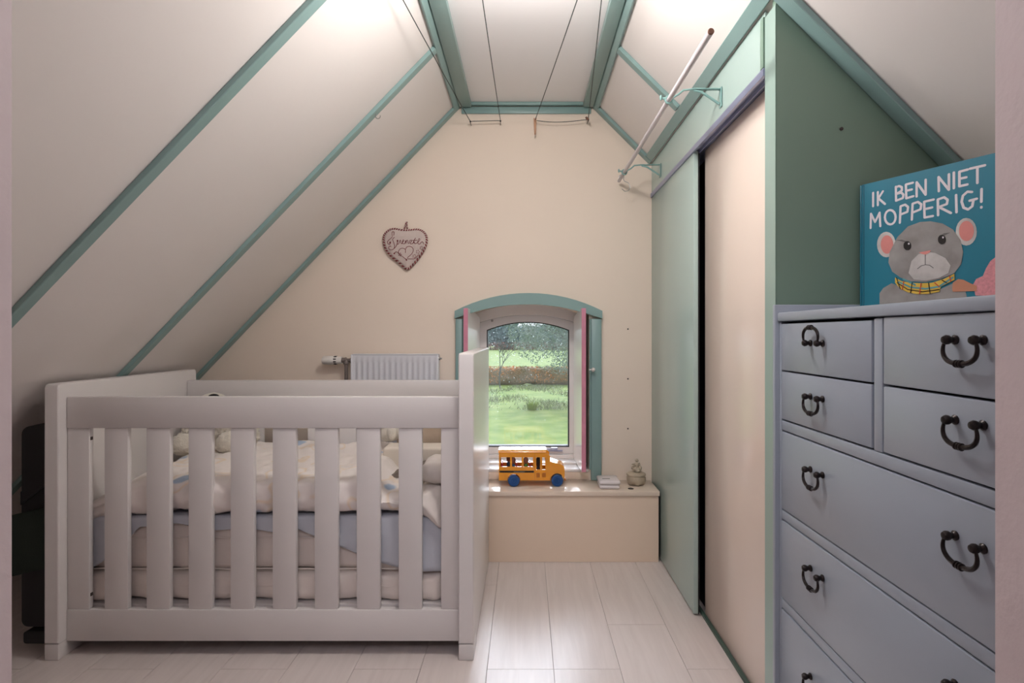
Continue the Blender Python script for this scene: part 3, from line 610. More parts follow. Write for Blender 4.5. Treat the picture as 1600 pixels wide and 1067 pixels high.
# sheet hanging over the mattress front and both ends
def sheet():
    b = MB(); nx, ny = 130, 22; rows = []
    def hem(x):
        t = (x+1.35)/1.11
        h = .368+.010*math.sin(9*t)+.006*math.sin(31*t)
        if t < .18: h = lerp(.245,.372,min(1,max(0,(t-.02)/.14))**1.4)
        if t > .58: h = lerp(.370,.262,min(1,(t-.58)/.24))
        if t > .82: h = lerp(.262,.236,min(1,(t-.82)/.08))
        return h
    for i in range(nx+1):
        x = lerp(-1.352,-.235,i/nx); h = hem(x); row = []
        for j in range(ny+1):
            t = j/ny
            if t < .6:
                z = lerp(h,.399,t/.6); y = 1.7545+.004*noise.noise(Vector((x*22+z*14,z*7,1)))-.006*(1-t/.6)*abs(noise.noise(Vector((x*9,z*3,4))))
            elif t < .7: z = .4035; y = 1.762
            else: z = .4055; y = lerp(1.775,2.30,(t-.7)/.3)
            row.append(b.bm.verts.new((x,y,z)))
        rows.append(row)
    for a, c in zip(rows, rows[1:]):
        for j in range(ny): b.bm.faces.new([a[j],c[j],c[j+1],a[j+1]])
    o = b.build('bed_sheet', 'sheet', label='pale blue-grey sheet draped over the mattress edge under the duvet', cat='sheet', sharp=180)
    md = o.modifiers.new('thickness','SOLIDIFY'); md.thickness = .002
sheet()
def dz(wv):
    x, y, z = wv; t = 0
    if x < -1.22: t -= (z-.36)*.30*min(1,(-1.22-x)/.12)+.018*min(1,(-1.22-x)/.1)
    t += .010*noise.noise(Vector((x*5,y*6,2)))*(z > .47)
    t += .008*noise.noise(Vector((x*8,1,z*3)))*(z < .45)
    t += .016*max(0,(y-1.8))/.5*(z > .47)
    if x > -.48 and z > .45: t -= .045*min(1,(x+.48)/.05)*min(1,(z-.45)/.04)
    return t
MB().soft(-1.352,-.335,1.742,2.322,.416,.507,.034,n=(150,60,14),amp=.014,freq=9,seed=5,zf=dz).build('duvet', 'duvet', label='white duvet printed with small clouds, spread over the crib mattress', cat='duvet', sharp=180)
def df(wv):
    x = wv.x; t = max(0,(x+.335)/.10)
    return -.10*t*t*max(0,(1.80-wv.y)/.06) if wv.y < 1.80 else 0
MB().soft(-.333,-.242,1.738,2.0,.412,.478,.030,n=(26,30,10),amp=.010,freq=12,seed=15,zf=df).build('folded_blanket', 'pillow', label='folded corner of white bedding sagging beside the headboard', cat='blanket', sharp=180)
MB().soft(-.330,-.212,1.80,1.985,.4835,.548,.032,n=(26,30,10),amp=.008,freq=10,seed=25).build('pillow', 'pillow', label='small white pillow resting by the crib headboard', cat='pillow', sharp=180)
MB().box(-.505,-.205,2.045,2.15,.474,.5545,bev=.010,seg=3).build('bolster', 'foam', label='long cream foam bolster lying across the head of the crib', cat='bolster')
MB().prism([(-.47,.478),(-.34,.486),(-.335,.524),(-.40,.508)], 1.92,1.99).build('folded_cloth', 'grey_cloth', label='taupe folded cloth peeking out between duvet and bolster', cat='cloth')
MB().soft(-.50,-.235,2.225,2.285,.515,.70,.028,n=(20,8,16),amp=.006,freq=8,seed=33).build('cushion', 'beige', label='beige cushion standing upright against the far crib slats', cat='cushion', sharp=180)
# plush animals
def plush(loc, name, label, furs):
    t = thing(name, label, 'soft toy', loc); x, y, z = loc; return t
p = plush((-1.18,2.22,.50), 'plush_bear', 'cream curly plush animal with a white head and dark ear patch at the crib foot', 0)
MB().ball((-1.235,2.22,.560),.088,5,.22,9,1,(1.0,.8,.75)).build('body','fleece',p,sharp=180)
MB().ball((-1.105,2.205,.585),.085,5,.22,9,2,(.95,.75,1.0)).build('body','fleece',p,sharp=180)
MB().ball((-1.262,2.14,.548),.052,4,.15,8,3,(1.1,.9,.78)).build('paw','fleece',p,sharp=180)
MB().ball((-1.088,2.135,.552),.055,4,.15,8,4,(1.0,.9,.85)).build('paw','fleece',p,sharp=180)
MB().ball((-1.170,2.22,.648),.078,4,.1,6,5,(1.0,.85,.9)).build('chest','fleece',p,sharp=180)
h_ = MB().ball((-1.190,2.20,.678),.063,4,.02,6,6,(1.0,.9,.9)).build('head','plush_white',p,sharp=180)
MB().ball((-1.168,2.163,.722),.019,3,.03,6,7,(1.1,.7,.62)).build('ear_patch','black',h_,sharp=180,label='black ear patch')
MB().ball((-1.200,2.140,.672),.024,3,.02,6,8,(1,.7,.8)).build('snout','plush_white',h_,sharp=180)
q = thing('plush_rabbit', 'white plush toy lying behind the cream bolster in the crib', 'soft toy', (-.52,2.18,.56))
MB().ball((-.515,2.185,.590),.050,4,.04,5,11,(1.0,.55,.80)).build('body','plush_white',q,sharp=180)
MB().ball((-.535,2.178,.628),.040,4,.04,5,12,(1.0,.6,.95)).build('head','plush_white',q,sharp=180)
MB().ball((-.495,2.150,.592),.024,3,.03,5,13,(.8,.7,1.3)).build('arm','plush_white',q,sharp=180)
MB().ball((-.560,2.178,.668),.016,3,.03,5,14,(.8,.6,1.6)).build('ear','plush_white',q,sharp=180)
MB().ball((-.525,2.178,.672),.016,3,.03,5,15,(.8,.6,1.6)).build('ear','plush_white',q,sharp=180)

# folded black thing stored behind the footboard
bc = thing('folded_travel_case', 'black padded travel case with dark green strap, stored behind the crib footboard', 'case', (-1.46,1.85,0))
def rrect(x0,x1,z0,z1,r,n=5):
    p = []
    for cx,cz,a0 in ((x1-r,z1-r,0),(x0+r,z1-r,90),(x0+r,z0+r,180),(x1-r,z0+r,270)):
        for i in range(n+1):
            a = math.radians(a0+90*i/n); p.append((cx+r*math.cos(a),cz+r*math.sin(a)))
    return p
pr = [(x, z+(x+1.515)*.22*(z > .3)) for x, z in rrect(-1.514,-1.416,.078,.676,.020)]
o = MB().prism(pr, 1.733, 1.80).build('body', 'black', bc)
MB().prism([(-1.512,.445),(-1.512,.485),(-1.418,.555),(-1.418,.520)], 1.7265, 1.7325).build('strap', 'black', bc, label='diagonal black strap')
gb = MB(); gb.prism([(-1.575,.408),(-1.418,.442),(-1.418,.262),(-1.575,.225)], 1.716, 1.7255).build('strap', 'dark_green', bc, label='wide dark green webbing strap')
b = MB(); b.prism(rrect(-1.497,-1.416,.034,.070,.008), 1.72, 1.80); b.tube([(-1.45,1.77,.034),(-1.45,1.77,.001)],.012,10); b.tube([(-1.44,1.77,.066),(-1.44,1.77,.085)],.02,10); b.build('foot', 'black', bc)

# ---------------------------------------------------------------- radiator and valve
ra = thing('radiator', 'small white ribbed panel radiator on the cream wall behind the crib', 'radiator', (-.57,2.56,.42))
RY = 2.535; RX0, RX1 = -.766, -.381
pts = []; n = 15; pw = (RX1-RX0-.014)/n
b = MB()
xs = []
for i in range(n):
    x = RX0+.007+i*pw
    xs += [(x,0),(x+pw*.18,0),(x+pw*.34,.007),(x+pw*.66,.007),(x+pw*.82,0)]
xs.append((RX1-.007,0))
def col(x, d):
    zs = [(.424,0),(.440,0),(.452,d),(.826,d),(.838,0),(.866,0)]
    return [b.bm.verts.new((x, RY+dd, z)) for z, dd in zs]
cols = [col(x,d) for x,d in xs]
for a, c in zip(cols, cols[1:]):
    for j in range(len(a)-1): b.bm.faces.new([a[j],c[j],c[j+1],a[j+1]])
b.build('ribbed_panel', 'radiator', ra, sharp=60)
b = MB(); b.box(RX0,RX0+.0068,RY-.002,RY+.05,.42,.868,bev=.001); b.build('side_cheek','radiator',ra)
b = MB(); b.box(RX1-.0068,RX1,RY-.002,RY+.05,.42,.868,bev=.001); b.build('side_cheek','radiator',ra)
b = MB(); b.box(RX0+.007,RX1-.007,RY-.002,RY+.05,.8665,.8705,bev=.001); b.build('top_grille','radiator',ra)
b = MB(); b.box(RX0+.007,RX1-.007,RY+.030,RY+.05,.422,.866); b.box(RX0+.05,RX0+.08,RY+.05,YB-.001,.5,.8); b.box(RX1-.08,RX1-.05,RY+.05,YB-.001,.5,.8); b.build('rear_panel','radiator',ra)
b = MB(); b.lathe([(.007,0),(.007,.006),(.004,.007),(.004,.013)], (RX1,RY+.02,.850), axis='x', n=8); b.build('vent_plug','steel',ra)
v_ = MB(); c = (0,RY+.022,.842)
v_.lathe([(.011,-.812),(.011,-.800),(.013,-.798),(.013,-.792),(.009,-.790),(.009,-.776),(.012,-.775),(.012,-.7665)], c, axis='x', n=12)
v_.lathe([(.011,.842),(.013,.836),(.013,.826),(.009,.822),(.0075,.81),(.0075,.40)][::-1], (-.793,c[1],0), axis='z', n=12)
v_.tube([(-.793,c[1],.403),(-.793,c[1],.36),(-.793,c[1]+.01,.345),(-.793,c[1]+.045,.340)],.0075,10)
v_.build('valve_and_pipe', 'valve', ra, label='grey-brown valve body and pipe')
hd_ = MB(); hd_.lathe([(.016,-.812),(.0165,-.830),(.0175,-.832),(.0175,-.846),(.019,-.848),(.020,-.870),(.018,-.892),(.014,-.898),(.005,-.899)][::-1], c, axis='x', n=24)
tvh = hd_.build('thermostat_head', 'plastic', ra, label='white thermostat head')
for k in range(9):
    a = 2*math.pi*k/9
    MB().box(-.8455,-.8335,c[1]+.0172*math.cos(a)-.0022,c[1]+.0172*math.cos(a)+.0022,c[2]+.0172*math.sin(a)-.0022,c[2]+.0172*math.sin(a)+.0022).build('slot','black',tvh,smooth=False)
# ---------------------------------------------------------------- heart
S0 = 1/11.856/347.5*1.0
def H(u, v, y): return ((590+u/11.856-820)/347.5, y, EYE-(340+v/11.856-522)/347.5)
ht = thing('heart_ornament', 'linen heart with maroon braided border and embroidery, hanging on the cream wall', 'wall ornament', H(540,540,2.585))
OUT = [(540,950),(430,850),(300,750),(200,650),(140,540),(120,430),(125,340),(170,270),(240,225),(330,215),(420,235),(530,240),(620,235),(720,225),(800,240),(860,280),(900,350),(905,450),(870,560),(810,670),(720,790),(630,890)]
def smoothpts(p, closed=False, n=5):
    q = []; m = len(p)
    R_ = range(m) if closed else range(m-1)
    for i in R_:
        a = Vector(p[(i-1) % m] if closed or i > 0 else p[0]); b = Vector(p[i]); c = Vector(p[(i+1) % m]); d = Vector(p[(i+2) % m] if closed or i+2 < m else p[-1])
        for k in range(n):
            t = k/n; q.append(.5*((2*b)+(-a+c)*t+(2*a-5*b+4*c-d)*t*t+(-a+3*b-3*c+d)*t**3))
    if not closed: q.append(Vector(p[-1]))
    return [tuple(v) for v in q]
HP = smoothpts(OUT, True, 4)
b = MB(); cc = H(530,520,0)
ring_f = []; 
def ringat(k, y): return [b.bm.verts.new((cc[0]+(H(u,v,0)[0]-cc[0])*k, y, cc[2]+(H(u,v,0)[2]-cc[2])*k)) for u,v in HP]
prof = [(1.0,2.594),(.96,2.585),(.88,2.580),(.5,2.579),(.15,2.5788)]
rings = [ringat(k,y) for k,y in prof]
for a, c_ in zip(rings, rings[1:]):
    for k in range(len(HP)): b.bm.faces.new([a[k],a[(k+1)%len(HP)],c_[(k+1)%len(HP)],c_[k]])
b.bm.faces.new(rings[-1]); b.bm.faces.new(ringat(1.0,2.602))
b.build('cushion', 'linen', ht, sharp=180)
b = MB()
P3 = [Vector(H(u,v,2.590)) for u,v in HP]
for ph in (0, math.pi):
    q = []; m = len(P3)
    D = []
    for i in range(m):
        for t in (0,.34,.67):
            p0 = P3[i].lerp(P3[(i+1)%m], t); dd = (P3[(i+1)%m]-P3[i]); nn = Vector((dd.z,0,-dd.x)).normalized(); D.append((p0,nn))
    for i,(p0,nn) in enumerate(D):
        a = ph+i*2*math.pi*48/len(D); q.append(p0+nn*.0036*math.cos(a)+Vector((0,-.003*math.sin(a),0)))
    if ph == 0: b.tube(q,.0034,6,closed=True); b.build('braided_border','thread',ht,sharp=180); b = MB()
    else: b.tube(q,.0026,6,closed=True); b.build('braided_border','linen',ht,sharp=180,label='pale strand of the braid')
b = MB(); b.tube([H(490,225,2.588),H(512,160,2.588),H(530,80,2.588),H(545,80,2.588),H(545,160,2.588),H(560,230,2.588)],.0030,6); b.build('hanging_loop','rope',ht)
STK = [[(310,340),(320,285),(295,268),(275,290),(285,350),(270,380),(225,420),(195,455),(205,490),(238,500),(250,468)],
[(325,370),(292,410),(310,470),(325,530),(310,585),(265,605),(225,590),(215,560),(240,535),(265,545)],[(310,585),(345,550),(370,500),(380,440)],
[(380,440),(372,490),(395,500),(418,450),(425,425),(440,440),(438,470),(460,490),(480,455),(500,440),(490,420),(472,440),(475,485),(510,490),(535,430),(535,490)],
[(535,490),(545,440),(568,428),(578,485),(600,470),(610,430),(645,430),(612,490),(660,485),(680,440)],[(680,480),(690,420),(715,385)],[(655,430),(740,425)],
[(680,440),(700,490),(745,470),(790,420),(778,395),(758,430),(758,485),(790,497),(820,460),(845,460),(862,480),(866,505)],
[(525,660),(525,600),(480,575),(425,590),(398,640),(425,690),(545,780)],[(525,600),(550,555),(600,540),(650,560),(672,610),(640,680),(560,762),(690,765),(770,690)],
[(320,668),(350,640),(400,662),(425,690)]]
ys_ = lambda u,v: 2.5782
b = MB()
for s_ in STK: b.tube([H(u,v,ys_(u,v)-.0006) for u,v in smoothpts(s_,False,4)],.0012,5)
for u,v,r in ((320,670,.0034),(245,468,.004),(380,437,.0042),(545,790,.0036),(425,690,.003)): b.ball(H(u,v,ys_(u,v)-.0008),r,2,scale=(1,.3,1))
for u,v in ((425,690),(690,720),(755,640),(820,570)):
    for k in range(5):
        a = 2*math.pi*k/5; b.ball(H(u+27*math.cos(a),v+27*math.sin(a),ys_(u,v)-.0005),.0024,1,scale=(1,.3,1))
b.build('embroidery', 'thread', ht, label='maroon stitched script and small heart')

# ---------------------------------------------------------------- hanging rod on brackets
RXx, RZ = .4195, 1.640
rd = thing('hanging_rod', 'white painted clothes rod held out from the wardrobe by two brackets', 'clothes rod', (RXx,1.93,RZ))
MB().tube([(RXx,1.300,RZ),(RXx,2.565,RZ)],.0073,14).build('rod', 'tube', rd)
b = MB(); b.lathe([(.0062,1.2955),(.0074,1.297),(.0074,1.2998)], (RXx,0,RZ), axis='y', n=14); b.build('end_cap','rust',rd,label='brown worn rod end')
for yb2, w_ in ((1.677,'nearer'),(2.426,'farther')):
    t = thing('rod_bracket', f'green painted iron bracket carrying the rod, {w_} of the two', 'bracket', (PX,yb2,1.66), group='rod brackets on the wardrobe')
    b = MB(); b.box(PX-.0035,PX-.0005,yb2-.009,yb2+.009,1.618,1.676,bev=.001); b.build('wall_plate','bracket',t)
    b = MB(); b.box(.490,PX-.004,yb2-.006,yb2+.006,1.669,1.6725,bev=.0008); b.tube([(.492,yb2,1.668),(.515,yb2,1.662),(PX-.006,yb2,1.628)],.0038,8)
    b.tube([(.492,yb2,1.671),(.462,yb2,1.668),(.446,yb2,1.655),(.4285,yb2,1.645)],.0030,8); b.build('arm','bracket',t)
    b = MB(); b.tube([(RXx+.0105*math.cos(a*.5236),yb2,RZ+.0105*math.sin(a*.5236)) for a in range(12)],.0030,6,closed=True)
    b.lathe([(.003,-.4415),(.003,-.432),(.0075,-.4318),(.0080,-.428)][::-1] if False else [(.0035,.400),(.0035,.409)], (0,yb2,RZ+.004), axis='x', n=8)
    b.ball((.396,yb2,RZ+.006),.0085,2,scale=(.45,.6,1)); b.build('clamp','bracket',t,label='clamp with thumbscrew')
hk = MB(); pts = [(.4195,2.46,RZ-.0078+.0165),(.4085,2.46,RZ+.002),(.4125,2.46,RZ-.012)]
pts = [(RXx+.0102*math.cos(a),2.500,RZ+.0102*math.sin(a)) for a in [math.radians(d) for d in range(200,-60,-20)]]
pts += [(RXx+.012,2.5,RZ-.018),(RXx+.030,2.5,RZ-.026),(RXx+.038,2.5,RZ-.044),(RXx+.030,2.5,RZ-.060),(RXx+.014,2.5,RZ-.062),(RXx+.002,2.5,RZ-.052)]
hk.tube(pts,.0016,6); hk.build('wire_hook','steel',label='thin bent wire hook hanging from the far end of the rod',cat='hook')
# small cup hook on the middle left batten
b = MB(); hc = Vector((-.519,2.035,1.7335))
pts = [hc+Vector((-.006,0,.010))]+[hc+Vector((.0085*math.cos(a),0,-.006+.0085*math.sin(a))) for a in [math.radians(d) for d in range(170,400,23)]]
b.tube(pts,.0015,6); b.build('cup_hook','steel',label='small open cup hook screwed into the second sloping green batten',cat='hook')

# ---------------------------------------------------------------- clotheslines
HY = 2.560
def line_thing(name, lab, hooks, fronts, slack, knot=None):
    t = thing(name, lab, 'clothesline', (hooks[0][0],HY,hooks[0][2]))
    (xa,_,za),(xb,_,zb) = hooks
    cp = []
    for i in range(9): k = i/8; cp.append((lerp(fronts[0][0],xa,k),lerp(.545,HY,k),lerp(fronts[0][1],za,k)-.016*math.sin(math.pi*k)))
    nS = 12
    for i in range(1,nS): k = i/nS; cp.append((lerp(xa,xb,k),HY-.004,lerp(za,zb,k)-slack*math.sin(math.pi*k**.8)))
    for i in range(9): k = 1-i/8; cp.append((lerp(fronts[1][0],xb,k),lerp(.545,HY,k),lerp(fronts[1][1],zb,k)-.016*math.sin(math.pi*k)))
    MB().tube(cp,.0016,6).build('cord','cord',t)
    for (x,_,z) in hooks:
        b = MB(); pts = [(x,YB-.001,z-.002),(x,HY+.008,z-.004)]+[(x+.0*i,HY+.004-.0065*math.cos(math.radians(a)),z-.0005+.0065*math.sin(math.radians(a))) for i,a in enumerate(range(200,420,30))]
        b.tube(pts,.0013,6); b.ball((x,HY,z),.0042,2); b.build('screw_hook','iron',t)
    return t
s_ = 900/HY
def hp(px,py): return ((px-820)/s_, HY, EYE-(py-522)/s_)
line_thing('clothesline', 'dark cord strung over the crib side, pulled straight between its two wall hooks', [hp(735,190),hp(782,189)], [(-.452,1.915),(-.130,1.915)], .0)
line_thing('clothesline', 'dark cord strung on the wardrobe side, sagging slack between its two wall hooks', [hp(836,188),hp(919,187)], [(.262,1.915),(.140,1.915)], .011)
def peg(name, lab, c, ang, tilt, L, m):
    t = thing(name, lab, 'clothespin', c)
    R = Matrix.Translation(c) @ Matrix.Rotation(tilt,4,'X') @ Matrix.Rotation(ang,4,'Z')
    for s in (-1,1):
        Rs = R @ Matrix.Rotation(s*.05,4,'Y')
        MB().box(s*.0035-.0028,s*.0035+.0028,-.0045,.0045,-L,.012,bev=.001,mtx=Rs).build('prong', m, t)
    MB().tube([R@Vector((.0055*math.cos(a*.785),.0035,-.01+.004*math.sin(a*.785))) for a in range(8)],.0009,5,closed=True).build('spring','steel',t)
c_ = hp(836,190); peg('clothespin','pale wooden clothespin hanging from the cord near the ridge centre',(c_[0],HY-.008,c_[2]),0,0,.060,'peg')
c_ = hp(918,188); peg('clothespin','weathered brown clothespin clipped end-on at the right wall hook',(c_[0]-.004,HY-.012,c_[2]+.004),.9,-1.15,.045,'peg_dark')
# ---------------------------------------------------------------- lamp under the ceiling, above the picture
lm = thing('ceiling_lamp', 'small round opal ceiling lamp under the ridge', 'lamp', (.0,1.37,ZC))
MB().lathe([(.018,1.873),(.02,1.88),(.012,1.90),(.012,1.97),(.045,1.98),(.048,1.9975)], (0,1.37,0), n=24).build('base','plastic',lm)
MB().lathe([(.008,1.772),(.030,1.777),(.046,1.792),(.054,1.820),(.050,1.850),(.035,1.868),(.019,1.8725)], (0,1.37,0), n=28).build('globe','lamp',lm,sharp=180)
# ---------------------------------------------------------------- toy school bus on the bench
bz = .2995
bu = thing('toy_school_bus', 'orange-yellow toy school bus with blue wheels standing on the bench', 'toy bus', (.02,2.52,bz))
BX0, BX1, BXc, BY0, BY1 = -.112, .092, .173, 2.487, 2.577
S_ = 900/BY0
def bx(zx): return (770+zx/13.33-820)/S_
def bzz(zy): return EYE-(690+zy/13.33-522)/S_
def side_wall(y0,y1,win=True):
    out = [(BX0,.326),(bx(300),.326)]
    cxw, cz, R = bx(438), .327, .0285
    for i in range(9):
        a = math.pi-math.pi*i/8; out.append((cxw+R*math.cos(a), cz+R*math.sin(a)))
    out += [(bx(1195),.326),(bx(1195),bzz(300)),(BX1,bzz(235)),(BX0,bzz(235))]
    holes = []
    for a, c in ((155,360),(400,600),(640,840)): holes.append([(bx(a),bzz(520)),(bx(c),bzz(520)),(bx(c),bzz(325)),(bx(a),bzz(325))])
    holes.append([(bx(905),bzz(580)),(bx(985),bzz(580)),(bx(985),bzz(325)),(bx(905),bzz(325))])
    holes.append([(bx(1030),bzz(580)),(bx(1105),bzz(580)),(bx(1105),bzz(325)),(bx(1030),bzz(325))])
    return MB().prism(out,y0,y1,holes=holes)
side_wall(BY0,BY0+.003).build('side_panel','bus',bu); side_wall(BY1-.003,BY1).build('side_panel','bus',bu)
zt = bzz(235)
rp = [(BY0-.001,zt)]
for i in range(9):
    a = math.pi/2*i/8; rp.append((BY0+.014-.015*math.cos(a), zt+.012*math.sin(a)))
for i in range(9):
    a = math.pi/2*(1-i/8); rp.append((BY1-.014+.015*math.cos(a), zt+.012*math.sin(a)))
rp.append((BY1+.001,zt))
MB().prism([(y,z) for y,z in rp], BX0-.002, BX1+.001, axis='x').build('roof','bus',bu,sharp=50)
b = MB(); b.box(BX0,BX0+.003,BY0+.0032,BY1-.0032,.326,zt-.0003); b.build('rear_panel','bus',bu)
b = MB(); b.box(BX0+.004,BX1-.001,BY0+.0032,BY1-.0032,.338,.342); b.build('floor_plate','bus_dark',bu)
b = MB(); b.box(BX1-.003,BX1,BY0+.0032,BY1-.0032,.3424,.400); b.box(BX1-.003,BX1,BY0+.0032,BY0+.008,.4005,zt-.0003); b.box(BX1-.003,BX1,BY1-.008,BY1-.0032,.4005,zt-.0003); b.build('windscreen_frame','bus',bu)
# bonnet
b = MB(); hz0 = .326
pf = [(bx(1192),hz0+.002),(bx(1212),.334)]
cxw = bx(1342)
for i in range(9):
    a = math.radians(165-150*i/8); pf.append((cxw+.0285*math.cos(a), .327+.0285*math.sin(a)))
pf += [(bx(1500),.332),(bx(1500),bzz(620)),(bx(1485),bzz(520)),(bx(1440),bzz(485)),(bx(1192),bzz(415))]
b.prism(pf, BY0+.004, BY1-.004); o = b.build('bonnet','bus',bu)
md = o.modifiers.new('bevel','BEVEL'); md.width = .003; md.segments = 3; md.limit_method = 'ANGLE'
MB().box(bx(1500)-.001,bx(1500)+.004,BY0+.006,BY1-.006,.324,.334,bev=.001).build('bumper','bus_dark',bu)
for xc in (bx(438),bx(1342)):
    for ya, sg in ((BY0-.002,-1),(BY1+.002,1)):
        pr = [(.0235,0),(.0250,.003),(.0250,.014),(.0225,.017),(.0150,.0165),(.0140,.0135),(.0075,.0135),(.0065,.0165),(.001,.0170)]
        b = MB(); b.lathe([(r,sg*(h-.014)) for r,h in pr], (xc,ya,.3250), axis='y', n=26); b.build('wheel','wheel',bu)
    MB().tube([(xc,BY0+.013,.325),(xc,BY1-.013,.325)],.003,8).build('axle','iron',bu)
st = MB(); st.box(bx(140),bx(858),BY0-.0005,BY0-.0001,bzz(645),bzz(605)); sto = st.build('side_stripe','stripe',bu,smooth=False,label='black stripe sticker with small print')
def text_mesh(s, size, loc, name, m, par, rot=(math.pi/2,0,0), sx=1.0):
    c = bpy.data.curves.new(name,'FONT'); c.body = s; c.size = size; c.align_x = 'LEFT'; c.extrude = .00008; c.resolution_u = 2
    to = bpy.data.objects.new(name, c); COL.objects.link(to)
    dg = bpy.context.evaluated_depsgraph_get(); me = bpy.data.meshes.new_from_object(to.evaluated_get(dg))
    bpy.data.objects.remove(to); o = bpy.data.objects.new(name, me); COL.objects.link(o)
    me.materials.clear(); me.materials.append(M[m]); o.parent = par
    o.location = Vector(loc)-Vector(ORG[par.name]); o.rotation_euler = rot; o.scale = (sx,1,1); return o
text_mesh('SCHOOL DISTRICT', .0058, (bx(440),BY0-.0006,bzz(640)), 'stripe_print', 'ink', sto, sx=.95)
for a in (905,1030):
    MB().box(bx(a),bx(a+75),BY0-.0006,BY0-.0001,bzz(740),bzz(648)).build('door_panel','bus_dark',bu,smooth=False)
MB().box(bx(870),bx(876),BY0-.0006,BY0-.0001,.329,zt-.002).build('door_seam','bus_dark',bu,smooth=False)
for xs_ in (175,480,760):
    for yy in (2.505,2.545):
        b = MB(); b.box(bx(xs_),bx(xs_+85),yy,yy+.022,.3425,.372,bev=.002); b.box(bx(xs_),bx(xs_+22),yy,yy+.022,.3725,.398,bev=.002); b.build('seat','red',bu)
def fig(xc, yc, z0, m, lab, hm='brown_head', h=1.0):
    t = thing('toy_figure', lab, 'toy figure', (xc,yc,z0))
    MB().lathe([(.0085,0),(.0095,.004),(.0085,.018*h),(.006,.024*h)], (xc,yc,z0), n=14).build('body',m,t)
    MB().lathe([(.005,.0245*h),(.0095,.029*h),(.0105,.036*h),(.0100,.046*h),(.006,.052*h),(.001,.053*h)], (xc,yc,z0), n=14).build('head',hm,t)
fig(bx(325),2.5375,.3725,'fig_blue','peg figure with brown head and dark blue body at the rear bus window',h=.98)
fig(bx(425),2.498,.3725,'fig_blue','peg figure with brown head and dark blue body behind the middle bus pillar',h=.98)
fig(bx(690),2.500,.3725,'fig_green','peg figure with brown head and green body at the third bus window',h=.98)
b_ = fig(bx(950),2.515,.3425,'black','black driver figure seen in the open bus door','black',1.5)
# milky box, ceramic jar, hole cap
bo = thing('plastic_box', 'small milky plastic box with snap lid on the bench', 'box', (.362,2.49,.2995))
MB().box(.318,.404,2.440,2.545,.2995,.3175,bev=.008,seg=3).build('base','clear',bo)
MB().box(.316,.406,2.438,2.547,.3178,.336,bev=.008,seg=3).build('lid','clear',bo)
MB().box(.333,.366,2.475,2.482,.3362,.3368).build('label_print','stripe',bo,smooth=False)
ja = thing('ceramic_jar', 'small beige ceramic jar with a sculpted cherub figure on its lid', 'jar', (.488,2.525,.2995))
jc = (.488,2.525,0)
b = MB(); b.lathe([(.030,.3000),(.037,.304),(.041,.316),(.0415,.330),(.038,.3395)], jc, n=32)
for v in b.bm.verts:
    a = math.atan2(v.co.y-jc[1], v.co.x-jc[0])
    if v.co.z < .306: v.co.z += .005*(1+math.cos(a*6))/2
b.build('pot','ceramic',ja)
b = MB(); b.lathe([(.040,.3400),(.0425,.343),(.041,.348),(.030,.353),(.015,.3545),(.001,.355)], jc, n=32); b.build('lid','ceramic',ja)
b = MB()
for (x,z,r,s3,sd) in ((0,.368,.016,(1.1,.9,.8),1),(.002,.386,.010,(.9,.8,1.3),2),(.003,.404,.0075,(1,1,1),3),(-.013,.374,.009,(1.2,.8,1),4),(.015,.372,.009,(.9,.8,1.2),5),(-.010,.388,.0055,(1.7,.8,.7),6),(.014,.386,.006,(.7,.8,1.5),7),(.006,.362,.012,(1.2,1.3,.6),8)):
    b.ball((jc[0]+x,jc[1]-.004*(sd%3),z),r,3,.35,3,sd,s3)
b.tube([(jc[0]-.017,jc[1]-.01,.378),(jc[0]-.008,jc[1]-.012,.386),(jc[0],jc[1]-.01,.390)],.003,8); b.build('figurine','ceramic',ja,sharp=180)
MB().lathe([(.0125,.2994),(.0125,.3004),(.010,.3008),(.009,.3002)], (.452,2.455,0), n=20).build('cable_cap','iron',label='small dark round cap on the bench beside the jar',cat='cap')

# ---------------------------------------------------------------- outdoors
GZ = -2.54
struct(MB().box(-220,220,3.3,420,GZ-.5,GZ), 'ground', 'grass', smooth=False)
def leaves(b, n, f, size):
    for i in range(n):
        c, sc = f(); d = Vector((random.gauss(0,1),random.gauss(0,1),random.gauss(0,1))).normalized(); u = d.orthogonal().normalized(); v = d.cross(u); s = size*sc*random.uniform(.6,1.3)
        b.bm.faces.new([b.bm.verts.new(c+u*s), b.bm.verts.new(c-u*s*.5+v*s*.8), b.bm.verts.new(c-u*s*.5-v*s*.8)])
hg = thing('hedge', 'long clipped beech hedge with rusty brown leaves crossing the meadow', 'hedge', (0,40,GZ))
b = MB(); b.soft(-26,30,39.75,40.35,GZ+.02,GZ+1.12,.2,n=(120,3,4),amp=.18,freq=1.3,seed=1); b.build('twig_core','hedge_in',hg,sharp=180)
b = MB(); leaves(b, 40000, lambda: (Vector((random.uniform(-26,30), random.uniform(39.55,40.5), GZ+.12+1.15*random.random()**.75)),1), .055)
o = b.build('leaves','hedge',hg,smooth=False); o['kind'] = 'stuff'
